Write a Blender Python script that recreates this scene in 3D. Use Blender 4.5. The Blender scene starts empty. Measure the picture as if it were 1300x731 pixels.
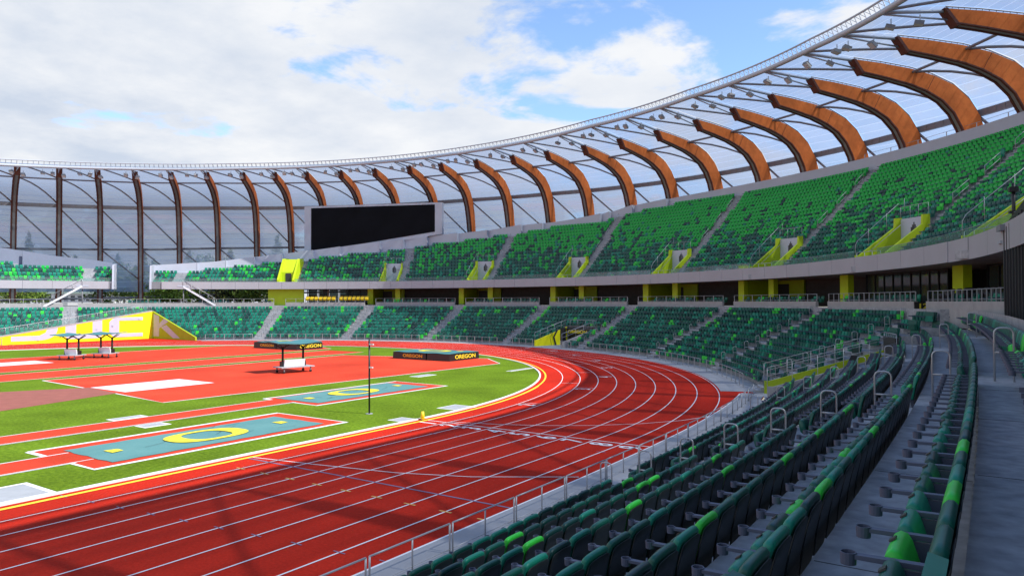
import bpy, math, random
import numpy as np
from mathutils import Vector, Matrix
random.seed(7); RNG = np.random.default_rng(7)
S = bpy.context.scene
COL = S.collection
rad, deg = math.radians, math.degrees
CAM = np.array([57.987, -24.617, 5.36]); YAW, PITCH, FPX, ROLL = .973, .019, 904.8, -.003

# ------------------------------------------------------------------ helpers
ORD = ['zeroth','first','second','third','fourth','fifth','sixth','seventh','eighth','ninth','tenth','eleventh','twelfth','thirteenth','fourteenth','fifteenth','sixteenth','seventeenth','eighteenth','nineteenth']
TENS = {20:'twent',30:'thirt',40:'fort',50:'fift',60:'sixt',70:'sevent',80:'eight',90:'ninet'}
def ordw(n):
    if n < 20: return ORD[n]
    t, u = n//10*10, n % 10
    return TENS[t]+'ieth' if u == 0 else TENS[t]+'y-'+ORD[u]

class MB:
    """collects polygons, builds ONE mesh"""
    def __init__(s): s.v=[]; s.f=[]; s.m=[]; s.uv=None
    def add(s, vs, fs, mi=0):
        o=len(s.v); s.v+= [tuple(map(float,p)) for p in vs]; s.f+=[tuple(o+i for i in f) for f in fs]; s.m+=[mi]*len(fs); return s
    def hexa(s, p, mi=0):   # 8 corners: bottom 4 ccw, top 4 ccw
        return s.add(p, [(3,2,1,0),(4,5,6,7),(0,1,5,4),(1,2,6,5),(2,3,7,6),(3,0,4,7)], mi)
    def box(s, x0,x1,y0,y1,z0,z1, mi=0):
        return s.hexa([(x0,y0,z0),(x1,y0,z0),(x1,y1,z0),(x0,y1,z0),(x0,y0,z1),(x1,y0,z1),(x1,y1,z1),(x0,y1,z1)], mi)
    def fbox(s, O, e, n, a0,a1,b0,b1,z0,z1, mi=0):  # box in a frame: e and n horizontal unit vectors
        O=np.asarray(O,float); e=np.array([e[0],e[1],0.]); n=np.array([n[0],n[1],0.]); k=np.array([0,0,1.])
        P=lambda a,b,z: O+e*a+n*b+k*z
        return s.hexa([P(a0,b0,z0),P(a1,b0,z0),P(a1,b1,z0),P(a0,b1,z0),P(a0,b0,z1),P(a1,b0,z1),P(a1,b1,z1),P(a0,b1,z1)], mi)
    def tube(s, pts, r, n=8, mi=0, cap=True):
        P=[Vector(p) for p in pts]; N=len(P); o=len(s.v); up0=None
        for i,p in enumerate(P):
            d=(P[min(i+1,N-1)]-P[max(i-1,0)])
            d.normalize()
            if up0 is None:
                ref=Vector((0,0,1)) if abs(d.z)<.9 else Vector((1,0,0)); a=d.cross(ref)
            else: a=up0-d*up0.dot(d)
            a.normalize(); up0=a; b=d.cross(a)
            rr=r[i] if hasattr(r,'__len__') else r
            for k in range(n):
                q=p+(a*math.cos(2*math.pi*k/n)+b*math.sin(2*math.pi*k/n))*rr; s.v.append(tuple(q))
        for i in range(N-1):
            for k in range(n):
                s.f.append((o+i*n+k,o+i*n+(k+1)%n,o+(i+1)*n+(k+1)%n,o+(i+1)*n+k)); s.m.append(mi)
        if cap:
            s.f.append(tuple(o+k for k in reversed(range(n)))); s.m.append(mi)
            s.f.append(tuple(o+(N-1)*n+k for k in range(n))); s.m.append(mi)
        return s
    def poly(s, pts, z=None, mi=0):
        s.add([(p[0],p[1],z if z is not None else p[2]) for p in pts], [tuple(range(len(pts)))], mi); return s
    def prism(s, pts, f, mi=0):  # pts list of 3d; f: function offsetting a point to the other side
        n=len(pts); a=[np.asarray(p,float) for p in pts]; b=[np.asarray(f(p),float) for p in a]
        return s.add(a+b,[tuple(reversed(range(n))),tuple(range(n,2*n))]+[(i,(i+1)%n,n+(i+1)%n,n+i) for i in range(n)],mi)
    def mesh(s, name, mats, smooth=False):
        me=bpy.data.meshes.new(name); me.from_pydata(s.v,[],s.f)
        for m in (mats if isinstance(mats,(list,tuple)) else [mats]): me.materials.append(m)
        if s.m and max(s.m)>0: me.polygons.foreach_set('material_index', s.m)
        if smooth: me.polygons.foreach_set('use_smooth',[True]*len(me.polygons))
        if s.uv is not None:
            u=me.uv_layers.new(name='UVMap'); u.data.foreach_set('uv', [c for f in s.f for i in f for c in s.uv[i]])
        me.update(); return me
def link(name, me, parent=None, loc=None, rotz=0.):
    o=bpy.data.objects.new(name, me); COL.objects.link(o)
    if parent is not None: o.parent=parent
    if loc is not None: o.location=loc
    if rotz: o.rotation_euler=(0,0,rotz)
    return o
def tag(o, label, cat, group=None):
    o['label']=label; o['category']=cat
    if group: o['group']=group
    return o
def thing(name, label, cat, loc=(0,0,0), rotz=0., group=None):
    return tag(link(name, None, None, loc, rotz), label, cat, group)
def struct(name, mb, mat, z=None):
    o=link(name, mb.mesh(name, mat)); o['kind']='structure'; return o
def part(name, mb, mats, parent, smooth=False, label=None):
    """mesh in world coordinates under a thing whose origin may be anywhere"""
    o=link(name, mb.mesh(name, mats, smooth), parent)
    if parent is not None:
        l=Vector(parent.location); R=Matrix.Rotation(parent.rotation_euler.z,4,'Z')
        o.matrix_parent_inverse=(Matrix.Translation(l)@R).inverted()
    if label: o['label']=label
    return o
def solo(name, mb, mats, label, cat, group=None, smooth=False):
    return tag(link(name, mb.mesh(name, mats, smooth)), label, cat, group)
def text_mesh(txt, size, mat, extrude=0., bold=.0):
    c=bpy.data.curves.new('lettering','FONT'); c.body=txt; c.size=size; c.extrude=extrude; c.offset=bold
    c.align_x='CENTER'; c.align_y='CENTER'
    o=bpy.data.objects.new('lettering',c); COL.objects.link(o); dg=bpy.context.evaluated_depsgraph_get()
    me=bpy.data.meshes.new_from_object(o.evaluated_get(dg)); bpy.data.objects.remove(o); me.materials.clear(); me.materials.append(mat); me.name='lettering'
    return me
def text_xform(me, O, right, up, sx=1., sy=1.):
    O=np.array(O,float); right=np.array(right,float); up=np.array(up,float); k=np.cross(right,up)
    co=np.zeros(len(me.vertices)*3); me.vertices.foreach_get('co',co); co=co.reshape(-1,3)
    co=O+co[:,:1]*right*sx+co[:,1:2]*up*sy+co[:,2:]*k
    me.vertices.foreach_set('co',co.ravel()); me.update(); return me

# ------------------------------------------------------------------ materials
def srgb(*c): return tuple(((x/255)/12.92 if x<=10 else (((x/255)+.055)/1.055)**2.4) for x in c)
def nd(t,ty,**k):
    n=t.nodes.new(ty)
    for a,b in k.items():
        if a in n.inputs: n.inputs[a].default_value=b
        else: setattr(n,a,b)
    return n
def mat(name, col, rough=.6, var=.0, scale=4., metal=0., bump=0., bscale=60., spec=.5, col2=None, scale2=None, coat=0.):
    m=bpy.data.materials.new(name); m.use_nodes=True; t=m.node_tree; b=t.nodes['Principled BSDF']
    b.inputs['Roughness'].default_value=rough; b.inputs['Metallic'].default_value=metal
    b.inputs['Specular IOR Level'].default_value=spec
    if coat: b.inputs['Coat Weight'].default_value=coat
    b.inputs['Base Color'].default_value=(*col,1)
    if var or col2:
        g=nd(t,'ShaderNodeNewGeometry'); n=nd(t,'ShaderNodeTexNoise',Scale=scale,Detail=6.,Roughness=.65)
        t.links.new(g.outputs['Position'],n.inputs['Vector'])
        r=nd(t,'ShaderNodeValToRGB'); c2=col2 if col2 else tuple(min(1,c*(1+var)) for c in col); c1=col if col2 else tuple(c*(1-var) for c in col)
        r.color_ramp.elements[0].position=.3; r.color_ramp.elements[1].position=.7
        r.color_ramp.elements[0].color=(*c1,1); r.color_ramp.elements[1].color=(*c2,1)
        t.links.new(n.outputs['Fac'],r.inputs['Fac']); src=r.outputs['Color']
        if scale2:
            n2=nd(t,'ShaderNodeTexNoise',Scale=scale2,Detail=3.); t.links.new(g.outputs['Position'],n2.inputs['Vector'])
            mp=nd(t,'ShaderNodeMapRange'); mp.inputs[1].default_value=.3; mp.inputs[2].default_value=.7; mp.inputs[3].default_value=.78; mp.inputs[4].default_value=1.18
            t.links.new(n2.outputs['Fac'],mp.inputs[0])
            mx=nd(t,'ShaderNodeVectorMath',operation='SCALE'); t.links.new(src,mx.inputs[0]); t.links.new(mp.outputs[0],mx.inputs['Scale']); src=mx.outputs[0]
        t.links.new(src,b.inputs['Base Color'])
    if bump:
        g=nd(t,'ShaderNodeNewGeometry'); n=nd(t,'ShaderNodeTexNoise',Scale=bscale,Detail=4.); t.links.new(g.outputs['Position'],n.inputs['Vector'])
        bp=nd(t,'ShaderNodeBump',Strength=bump,Distance=.02); t.links.new(n.outputs['Fac'],bp.inputs['Height']); t.links.new(bp.outputs['Normal'],b.inputs['Normal'])
    return m
M={}
M['track']=mat('track_rubber',(.50,.024,.011),.85,.18,14.,bump=.6,bscale=90,spec=.06,scale2=.16)
M['track2']=mat('runway_rubber',(.62,.058,.026),.85,.14,14.,bump=.5,bscale=90,spec=.1,scale2=.2)
M['brown']=mat('worn_runway',(.30,.10,.075),.8,.12,1.5,bump=.3,spec=.3)
M['grass']=mat('grass_turf',(.065,.125,.007),.9,0,7.,bump=1.,bscale=35,spec=.05,col2=(.175,.275,.017),scale2=.3)
M['line']=mat('white_paint',(.8,.8,.8),.6,.05,3)
M['yline']=mat('yellow_paint',(.85,.62,.03),.6,.05,3)
M['bline']=mat('blue_paint',(.20,.15,.24),.7)
M['oline']=mat('orange_paint',(.7,.35,.08),.6)
M['conc']=mat('concrete',(.27,.285,.305),.85,0,.7,bump=.25,bscale=25,spec=.15,col2=(.41,.41,.42),scale2=6.)
M['apron']=mat('apron_concrete',(.34,.34,.35),.85,.10,.8,bump=.3,bscale=40,spec=.3)
M['board']=mat('board_concrete',(.40,.39,.38),.85,0,1.5,bump=.2,bscale=12,spec=.3,col2=(.32,.31,.30))
M['steel']=mat('galvanised_steel',(.40,.43,.47),.5,.08,5,metal=.15)
M['rail']=mat('brushed_rail',(.42,.43,.445),.42,.05,5,metal=.5)
M['dsteel']=mat('grey_painted_steel',(.20,.205,.22),.5,.1,2)
M['rust']=mat('weathered_steel',(.60,.148,.034),.75,0,1.6,bump=.4,bscale=14,spec=.1,col2=(.76,.205,.046),scale2=.35)
M['rustd']=mat('weathered_edge',(.10,.026,.012),.75,.2,2)
M['soffit']=mat('rib_soffit',(.22,.215,.20),.6,.1,2)
M['fascia']=mat('fascia_panel',(.40,.395,.42),.45,.05,.5,spec=.5)
M['parapet_dimmed']=mat('parapet_panel_dimmed',(.20,.23,.30),.5,.05,.5,spec=.2)  # same parapet, colour darkened to offset the sun on its left stretch
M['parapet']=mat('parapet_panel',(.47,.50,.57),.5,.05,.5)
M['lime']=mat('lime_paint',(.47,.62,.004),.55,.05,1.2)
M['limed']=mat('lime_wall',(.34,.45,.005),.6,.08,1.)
M['yellow']=mat('yellow_wall',(.86,.80,.003),.55,.04,1.)
M['lgrey']=mat('letter_grey',(.47,.50,.60),.6,.05,2)
M['char']=mat('charcoal_panel',(.03,.031,.034),.5,.1,2)
M['dwall']=mat('dark_brick_wall',(.060,.050,.048),.8,.2,2)
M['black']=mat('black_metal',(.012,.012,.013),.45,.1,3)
M['vinyl']=mat('black_vinyl',(.016,.015,.015),.42,.2,2,bump=.6,bscale=3.)
M['teal']=mat('teal_cover',(.055,.20,.21),.6,.12,.8,bump=.4,bscale=3.)
M['tarp']=mat('teal_mesh_tarp',(.075,.22,.22),.7,0,.5,bump=.8,bscale=2.5,col2=(.11,.27,.26))
M['yel']=mat('yellow_print',(.80,.66,.03),.6,.06,3)
M['ygold']=mat('golden_print',(.75,.48,.03),.6)
M['white']=mat('white_coating',(.72,.73,.75),.5,.05,2)
M['bench']=mat('bench_grey',(.36,.38,.40),.55,.1,2)
M['screen']=mat('dark_led_screen',(.004,.0045,.007),.55,.3,.4,spec=.08)
M['cup']=mat('slate_plastic',(.085,.10,.155),.5,.1,3,spec=.45)
M['plate']=mat('dark_plate',(.02,.02,.02),.4)
M['foot']=mat('zinc_foot',(.36,.36,.35),.5)
M['yseat']=mat('yellow_seat',(.80,.56,.01),.45,.05,2)
seatcol=[(.005,.100,.070),(.006,.215,.14),(.035,.58,.05),(.005,.050,.046),(.003,.40,.05)]
SEATM=[mat('seat_'+n,c,.42,.12,2.5,spec=.45) for n,c in zip(('dark_green','mid_green','lime','black_green','bright_green'),seatcol)]
M['shell']=mat('seat_shell',(.008,.014,.017),.5,.1,3)
M['bark']=mat('bark',(.09,.065,.045),.9,.2,6)
LEAF=[mat('leaf_'+str(i),c,.7,.25,3,spec=.2) for i,c in enumerate([(.11,.20,.03),(.17,.25,.035),(.035,.055,.028),(.24,.28,.07)])]
M['siding']=mat('white_siding',(.72,.72,.70),.7,.05,2)
M['hroof']=mat('green_shingle',(.13,.17,.14),.8,.15,3)
M['win']=mat('dark_window',(.02,.025,.03),.12,spec=.8)
M['ground']=mat('plaza_paving',(.26,.25,.24),.85,.1,.3)
M['lamp']=mat('floodlight_face',(.55,.56,.58),.25)
M['coneo']=mat('marker_yellow',(.8,.6,.02),.5)
# glazed entrance front
def glassmat(name, tint, transp, rough=.05):
    m=bpy.data.materials.new(name); m.use_nodes=True; t=m.node_tree; t.nodes.clear()
    o=nd(t,'ShaderNodeOutputMaterial'); tr=nd(t,'ShaderNodeBsdfTransparent'); tr.inputs[0].default_value=(*tint,1)
    gl=nd(t,'ShaderNodeBsdfGlossy',Roughness=rough); fr=nd(t,'ShaderNodeFresnel',IOR=1.45); mx=nd(t,'ShaderNodeMixShader')
    df=nd(t,'ShaderNodeBsdfDiffuse'); df.inputs[0].default_value=(*[c*.6 for c in tint],1); m2=nd(t,'ShaderNodeMixShader'); m2.inputs[0].default_value=1-transp
    t.links.new(tr.outputs[0],m2.inputs[1]); t.links.new(df.outputs[0],m2.inputs[2])
    ml=nd(t,'ShaderNodeMath',operation='MULTIPLY'); ml.inputs[1].default_value=.18; t.links.new(fr.outputs[0],ml.inputs[0]); t.links.new(ml.outputs[0],mx.inputs[0]); t.links.new(m2.outputs[0],mx.inputs[1]); t.links.new(gl.outputs[0],mx.inputs[2]); t.links.new(mx.outputs[0],o.inputs[0])
    return m
M['glass']=glassmat('guard_glass',(.80,.92,.90),.90)
M['dglass']=glassmat('entrance_glass',(.22,.27,.26),.7)
# translucent roof film: cushions a hand's breadth apart, joined by white seams (UV.x = metres along the profile)
def filmmat():
    m=bpy.data.materials.new('roof_film'); m.use_nodes=True; t=m.node_tree; t.nodes.clear()
    o=nd(t,'ShaderNodeOutputMaterial'); uv=nd(t,'ShaderNodeUVMap'); sp=nd(t,'ShaderNodeSeparateXYZ'); t.links.new(uv.outputs[0],sp.inputs[0])
    dv=nd(t,'ShaderNodeMath',operation='DIVIDE'); dv.inputs[1].default_value=.92; t.links.new(sp.outputs[0],dv.inputs[0])
    fr=nd(t,'ShaderNodeMath',operation='FRACT'); t.links.new(dv.outputs[0],fr.inputs[0])
    lt=nd(t,'ShaderNodeMath',operation='LESS_THAN'); lt.inputs[1].default_value=.11; t.links.new(fr.outputs[0],lt.inputs[0])
    fl=nd(t,'ShaderNodeMath',operation='FLOOR'); t.links.new(dv.outputs[0],fl.inputs[0])
    cb=nd(t,'ShaderNodeCombineXYZ'); t.links.new(fl.outputs[0],cb.inputs[0]); vd=nd(t,'ShaderNodeMath',operation='MULTIPLY'); vd.inputs[1].default_value=.08; t.links.new(sp.outputs[1],vd.inputs[0]); t.links.new(vd.outputs[0],cb.inputs[1])
    nz=nd(t,'ShaderNodeTexNoise',Scale=1.7,Detail=2.); t.links.new(cb.outputs[0],nz.inputs['Vector'])
    ma=nd(t,'ShaderNodeMapRange'); ma.inputs[1].default_value=.3; ma.inputs[2].default_value=.7; ma.inputs[3].default_value=.48; ma.inputs[4].default_value=.66; t.links.new(nz.outputs['Fac'],ma.inputs[0])
    ad=nd(t,'ShaderNodeMath',operation='MULTIPLY_ADD'); ad.inputs[1].default_value=.30; t.links.new(lt.outputs[0],ad.inputs[0]); t.links.new(ma.outputs[0],ad.inputs[2])
    tr=nd(t,'ShaderNodeBsdfTransparent'); tr.inputs[0].default_value=(.49,.52,.56,1)
    df=nd(t,'ShaderNodeBsdfDiffuse'); df.inputs[0].default_value=(.42,.63,.92,1)
    tl=nd(t,'ShaderNodeBsdfTranslucent'); tl.inputs[0].default_value=(.42,.51,.66,1)
    a=nd(t,'ShaderNodeMixShader'); a.inputs[0].default_value=.6; t.links.new(df.outputs[0],a.inputs[1]); t.links.new(tl.outputs[0],a.inputs[2])
    g=nd(t,'ShaderNodeBsdfGlossy',Roughness=.12); g.inputs[0].default_value=(.9,.93,1,1)
    b=nd(t,'ShaderNodeMixShader'); t.links.new(ad.outputs[0],b.inputs[0]); t.links.new(tr.outputs[0],b.inputs[1]); t.links.new(a.outputs[0],b.inputs[2])
    c=nd(t,'ShaderNodeMixShader'); c.inputs[0].default_value=.06; t.links.new(b.outputs[0],c.inputs[1]); t.links.new(g.outputs[0],c.inputs[2])
    t.links.new(c.outputs[0],o.inputs[0]); return m
M['film']=filmmat()

# ------------------------------------------------------------------ plan of the bowl
TH0=20.7; T0=17.5; R0=48.7
def t_of(th): return T0+rad(th-TH0)*R0
def th_of(t): return TH0+deg((t-T0)/R0)
def P(t,d):
    """plan point: t runs along the front rail (metres; y on the side, then round the bend), d metres outward"""
    if t<=T0:
        psi=rad(TH0)*(max(0,t+18)/35.5)**1.5
        y=t+d*math.tan(psi); w=min(1.3,max(0,d)/10.)
        drop=7.8e-5*max(0,y+12)**3*(1-w)+.00125*max(0,y+20)**2*w
        if d<0: drop=7.8e-5*max(0,y+12)**3
        x=48.3+d-drop; w2=min(1,max(0,(d-10.45)/.6))
        if w2: x=x*(1-w2)+w2*math.sqrt((R0+d-.1)**2-max(0,y)**2)
        return np.array([x,y])
    th=th_of(t)
    r=R0+.5*max(0,1-(th-TH0)/20)*max(0,1-d/11.)
    if th<=180: return (r+d)*np.array([math.cos(rad(th)),math.sin(rad(th))])
    return np.array([-(r+d),-(rad(th-180)*R0)])
def N(t,d=5.):
    a=P(t-.25,d); b=P(t+.25,d); e=b-a; e/=np.hypot(*e); return np.array([e[1],-e[0]]), e   # outward, along
TEND=t_of(172); TBEG=-62.
right=np.array([math.sin(YAW),math.cos(YAW),0]); fwd=np.array([-math.cos(YAW)*math.cos(PITCH),math.sin(YAW)*math.cos(PITCH),math.sin(PITCH)])
upv=np.cross(right,fwd); right,upv=right*math.cos(ROLL)+upv*math.sin(ROLL),upv*math.cos(ROLL)-right*math.sin(ROLL)
def view(p):
    d=np.asarray(p,float)-CAM; z=d@fwd; return 650+FPX*(d@right)/max(z,1e-3), 365.5-FPX*(d@upv)/max(z,1e-3), z
TR=[0.03,.41,.80,1.20,1.62,2.04,2.48,2.93,3.38,3.84]      # tread heights of the ten lower rows
def dcup(i): return .79+1.026*i-(.14 if i==9 else 0)
def driser(i): return .79+1.026*i+.515                       # the riser behind row i
DW=11.25; ZC=4.85; ZW=5.30                                  # parapet wall of the concourse
LA=[('p',-8.9),('q',4.9),('r',t_of(22.9))]+[(c,t_of(a)) for c,a in zip('stuvwxyz',(36.5,51.6,66.8,82,97.2,112,126.8))]+[('a',t_of(155)),('b',t_of(169))]
LAT=[t for _,t in LA]
SKEW={t:{'p':0.,'q':.30,'r':.17,'s':.23,'t':.18,'u':.20,'v':.16,'w':.07,'x':.06}.get(c,0.) for c,t in LA}
def la(t,d): return t+SKEW.get(t,0.)*d/(1+max(0,d)/R0*.0)
V1O=np.array([46.95,16.2]); V1E=np.array([math.cos(rad(18)),math.sin(rad(18))]); V1N=np.array([-V1E[1],V1E[0]])
V2A,V2B,V2D=70.0,75.6,5.6
def in_v1(p,m=0.):
    q=p-V1O; return -1.2<q@V1E<6.6+m and abs(q@V1N)<1.45+m
def in_notch(p,m=0.): return p[0]>-46.75-m and p[1]<33.4+m and p[0]<-30 and deg(math.atan2(p[1],p[0]))>135.2-m
def in_v2(t,d,m=0.):
    th=th_of(t); return V2A-m*1.1<th<V2B+m*1.1 and d<V2D+m
def open_low(t,d,m=0.):
    p=P(t,d)
    return in_v1(p,m) or (t>60 and in_notch(p,m)) or in_v2(t,d,m)

# ------------------------------------------------------------------ ground, track and field
struct('ground', MB().add([P3 for P3 in sum([[(*(P(t,DW+.1)),ZC) , (*(P(t,DW)*30),ZC)] for t in np.linspace(TBEG,TEND,180)],[])],
     [(2*i,2*i+1,2*i+3,2*i+2) for i in range(179)]), M['ground'])
# the sunken arena floor
fl=MB(); ts=np.linspace(TBEG,TEND,240); pts=[P(t,.6) for t in ts]
fl.add([(*p,0) for p in pts]+[(*( np.array([0,min(p[1],0)])),0) for p in pts],[(i,i+1,240+i+1,240+i) for i in range(239)])
fl.add([(-46.6,13.0,.002),(-49.0,13.0,.002),(-49.0,36.,.002),(-33.,36.,.002),(-33.,33.,.002)],[(0,1,2,3,4)][::1])
track=struct('running_track', fl, M['track'])
def strip(ra,rb,z,y0=-75.,a0=0.,a1=180.,far=True,n=120,near=True,mb=None):
    mb=mb or MB(); a=[]
    if near: a+=[((ra,y),(rb,y)) for y in np.linspace(y0,-.01,6)]
    for q in np.linspace(rad(a0),rad(a1),n): a.append(((ra*math.cos(q),ra*math.sin(q)),(rb*math.cos(q),rb*math.sin(q))))
    if far: a+=[((-ra,y),(-rb,y)) for y in np.linspace(-.01,y0,6)]
    vs=[]; 
    for p,q in a: vs+=[(*p,z),(*q,z)]
    mb.add(vs,[(2*i,2*i+1,2*i+3,2*i+2) for i in range(len(a)-1)]); return mb
g=MB(); q=[(36.05*math.cos(a),36.05*math.sin(a),.004) for a in np.linspace(0,math.pi,120)]
g.add([(36.05,-75,.004)]+q+[(-36.05,-75,.004)],[tuple(range(122))])
struct('infield_grass', g, M['grass'])
k2=MB(); a=[]
prof=[(36.05,.0),(36.05,.055),(36.17,.055),(36.17,.0)]
ring=[(1,0,y) for y in (-75,-40,-20,-5)]+[(math.cos(x),math.sin(x),0) for x in np.linspace(0,math.pi,120)]+[(-1,0,y) for y in (-5,-20,-40,-75)]
for cx,cy,y in ring:
    for r,z in prof: k2.v.append((r*cx,r*cy+y,z))
for i in range(len(ring)-1):
    for j in range(3): k2.f.append((4*i+j,4*i+j+1,4*i+4+j+1,4*i+4+j)); k2.m.append(0)
struct('track_kerb', k2, M['line'])
struct('yellow_lane_edge', strip(36.45,36.57,.0095,mb=strip(36.44,36.62,.0105,a1=22,far=False)), M['yline'])
ln=MB()
for i in range(1,10): strip(36.5+1.22*i-.025,36.5+1.22*i+.025,.008,mb=ln)
# finish line, staggered start lines, curved start lines
ln.add([(36.55,-.035,.0085),(47.45,-.035,.0085),(47.45,.035,.0085),(36.55,.035,.0085)],[(0,1,2,3)])
def polyline(mb,pts,w,z):
    pts=[np.array(p,float) for p in pts]
    L=[];R=[]
    for i,p in enumerate(pts):
        e=pts[min(i+1,len(pts)-1)]-pts[max(i-1,0)]; e/=np.hypot(*e); n=np.array([-e[1],e[0]])*w/2; L.append((*(p+n),z)); R.append((*(p-n),z))
    k=len(pts); mb.add(L+R,[(i,i+1,k+i+1,k+i) for i in range(k-1)])
polyline(ln,[(36.6,-9.2),(39.26,-8.73),(42.3,-8.1),(44.6,-7.2),(47.35,-5.4)],.05,.0088)
polyline(ln,[(37.7,.2),(40,.9),(41.8,1.75),(43.5,2.9),(45.,4.4),(46.2,6.2),(46.9,8.2)],.05,.0088)
for n_ in range(2,10):
    r=36.5+1.22*(n_-1); th=(7.04+7.67*(n_-2))/(r+.2)
    e=np.array([math.cos(th),math.sin(th)]); tt=np.array([-e[1],e[0]])
    for off in (0.,9.5):
        th2=th+off/r; e=np.array([math.cos(th2),math.sin(th2)]); tt=np.array([-e[1],e[0]])
        A=e*(r+.04); B=e*(r+1.18); ln.add([(*(A-tt*.025),.0085),(*(B-tt*.025),.0085),(*(B+tt*.025),.0085),(*(A+tt*.025),.0085)],[(0,1,2,3)])
# white edge by the near apron
polyline(ln,[P(t,-.80) for t in np.linspace(-60,T0-.3,60)],.06,.0135)
struct('lane_lines', ln, M['line'])
bl=MB(); bl.add([(36.55,-9.42,.0092),(47.45,-9.3,.0092),(47.45,-9.22,.0092),(36.55,-9.34,.0092)],[(0,1,2,3)])
for i in range(0,10):
    for y in (-15.2+.15*i,-2.6+.1*i):
        x=36.5+1.22*i; bl.add([(x-.18,y-.02,.0095),(x+.18,y-.02,.0095),(x+.18,y+.02,.0095),(x-.18,y+.02,.0095)],[(0,1,2,3)])
struct('blue_track_marks', bl, M['bline'])
ol=MB()
for i in range(1,10):
    x=36.5+1.22*i; y=-10.45; ol.add([(x-.2,y-.035,.0095),(x+.2,y-.035,.0095),(x+.2,y+.035,.0095),(x-.2,y+.035,.0095)],[(0,1,2,3)])
struct('orange_track_marks', ol, M['oline'])
def digit(ch,O,r_,u_,h=.95):
    me=text_mesh(ch,1.,M['line'],0.,.018); text_xform(me,(*O,.0115),(*r_,0),(*u_,0),.95*h,1.35*h)
    o=link('lane_number',me); o['kind']='structure'
for n_ in range(1,10): digit(str(n_),(36.5+1.22*(n_-1)+.63,-.55),(0,1),(-1,0))
for n_ in range(2,10):
    r=36.5+1.22*(n_-1); th=(7.04+7.67*(n_-2)-.65)/(r+.2); e=np.array([math.cos(th),math.sin(th)]); tt=np.array([-e[1],e[0]])
    digit(str(n_),e*(r+.62),tuple(tt),tuple(-e))
ap=MB(); tA=np.linspace(TBEG,T0,90); L=[(*P(t,-.77),.012) for t in tA]; R_=[(*P(t,.55),.012) for t in tA]
ap.add(L+R_,[(i,90+i,90+i+1,i+1) for i in range(89)])
tB=np.linspace(t_of(21.5),TEND,200); inn=[]
for t in tB:
    th=min(th_of(t),180); inn.append((47.62*math.cos(rad(th)),47.62*math.sin(rad(th)),.012) if th_of(t)<180 else (-47.62,P(t,0)[1],.012))
ok=[not in_notch(np.array(p[:2]),-.4) for p in inn]
R_=[(*P(t,.55),.012) for t in tB]
ap.add(inn+R_,[(i,200+i,200+i+1,i+1) for i in range(199) if ok[i] and ok[i+1]])
struct('concrete_apron', ap, M['apron'])
# infield surfaces
def rect(x0,x1,y0,y1,z,mb=None):
    mb=mb or MB(); mb.add([(x0,y0,z),(x1,y0,z),(x1,y1,z),(x0,y1,z)],[(0,1,2,3)]); return mb
def poly(pts,z,mb=None):
    mb=mb or MB(); mb.add([(*p,z) for p in pts],[tuple(range(len(pts)))]); return mb
rw=MB(); wl=MB()
def redarea(pts,w=.1):
    poly(pts,.008,rw); c=np.mean(np.array(pts),0); polyline(wl,list(pts)+[pts[0]],w,.012)
redarea([(29.1,-13.15),(33.9,-13.15),(33.9,-2.4),(29.1,-2.4)],.22)
rect(30.5,32.25,-70,-12.2,.0125,rw); rect(30.42,30.5,-70,-12.4,.0165,wl); rect(32.25,32.31,-70,-12.4,.0165,wl); rect(32.36,32.42,-70,-13.,.0165,wl)
redarea([(24.2,.45),(28.75,.3),(28.9,10.7),(24.35,10.8)],.2)
rect(24.95,26.7,-70,.6,.0125,rw); rect(24.87,24.95,-70,.5,.0165,wl); rect(26.7,26.76,-70,.5,.0165,wl); rect(26.84,26.9,-70,.5,.0165,wl)
redarea([(3.4,-2.1),(14.7,-2.9),(20.95,-3.5),(22.3,25.9),(18.3,29.6),(3.4,25.4)],.12)
redarea([(-21.,-3.),(-5.4,-2.),(-5.4,31.5),(-10,33.6),(-21.,28.4)],.1)
rect(-3.5,1.9,-70,29.5,.008,rw); rect(-3.6,-3.5,-70,29.5,.012,wl); rect(1.9,2.0,-70,29.5,.012,wl)
rect(-27.2,-25.6,-70,6,.008,rw); rect(-31.2,-29.6,-70,6,.008,rw)
rect(-21.,-5.4,-70,-3.,.008,rw)
struct('infield_runways', rw, M['track2'])
struct('white_field_lines', wl, M['line'])
struct('brown_runway', poly([(10.4,-2.35),(14.8,-2.75),(17.1,-9.7),(21.,-22.),(3.5,-22),(8.3,-6.4)],.0125), M['brown'])
w2=MB(); rect(10.5,14.75,-2.3,3.6,.0135,w2); rect(-15.9,-12.,-20,5.2,.0135,w2); struct('white_runway_boards', w2, M['white'])

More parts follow.
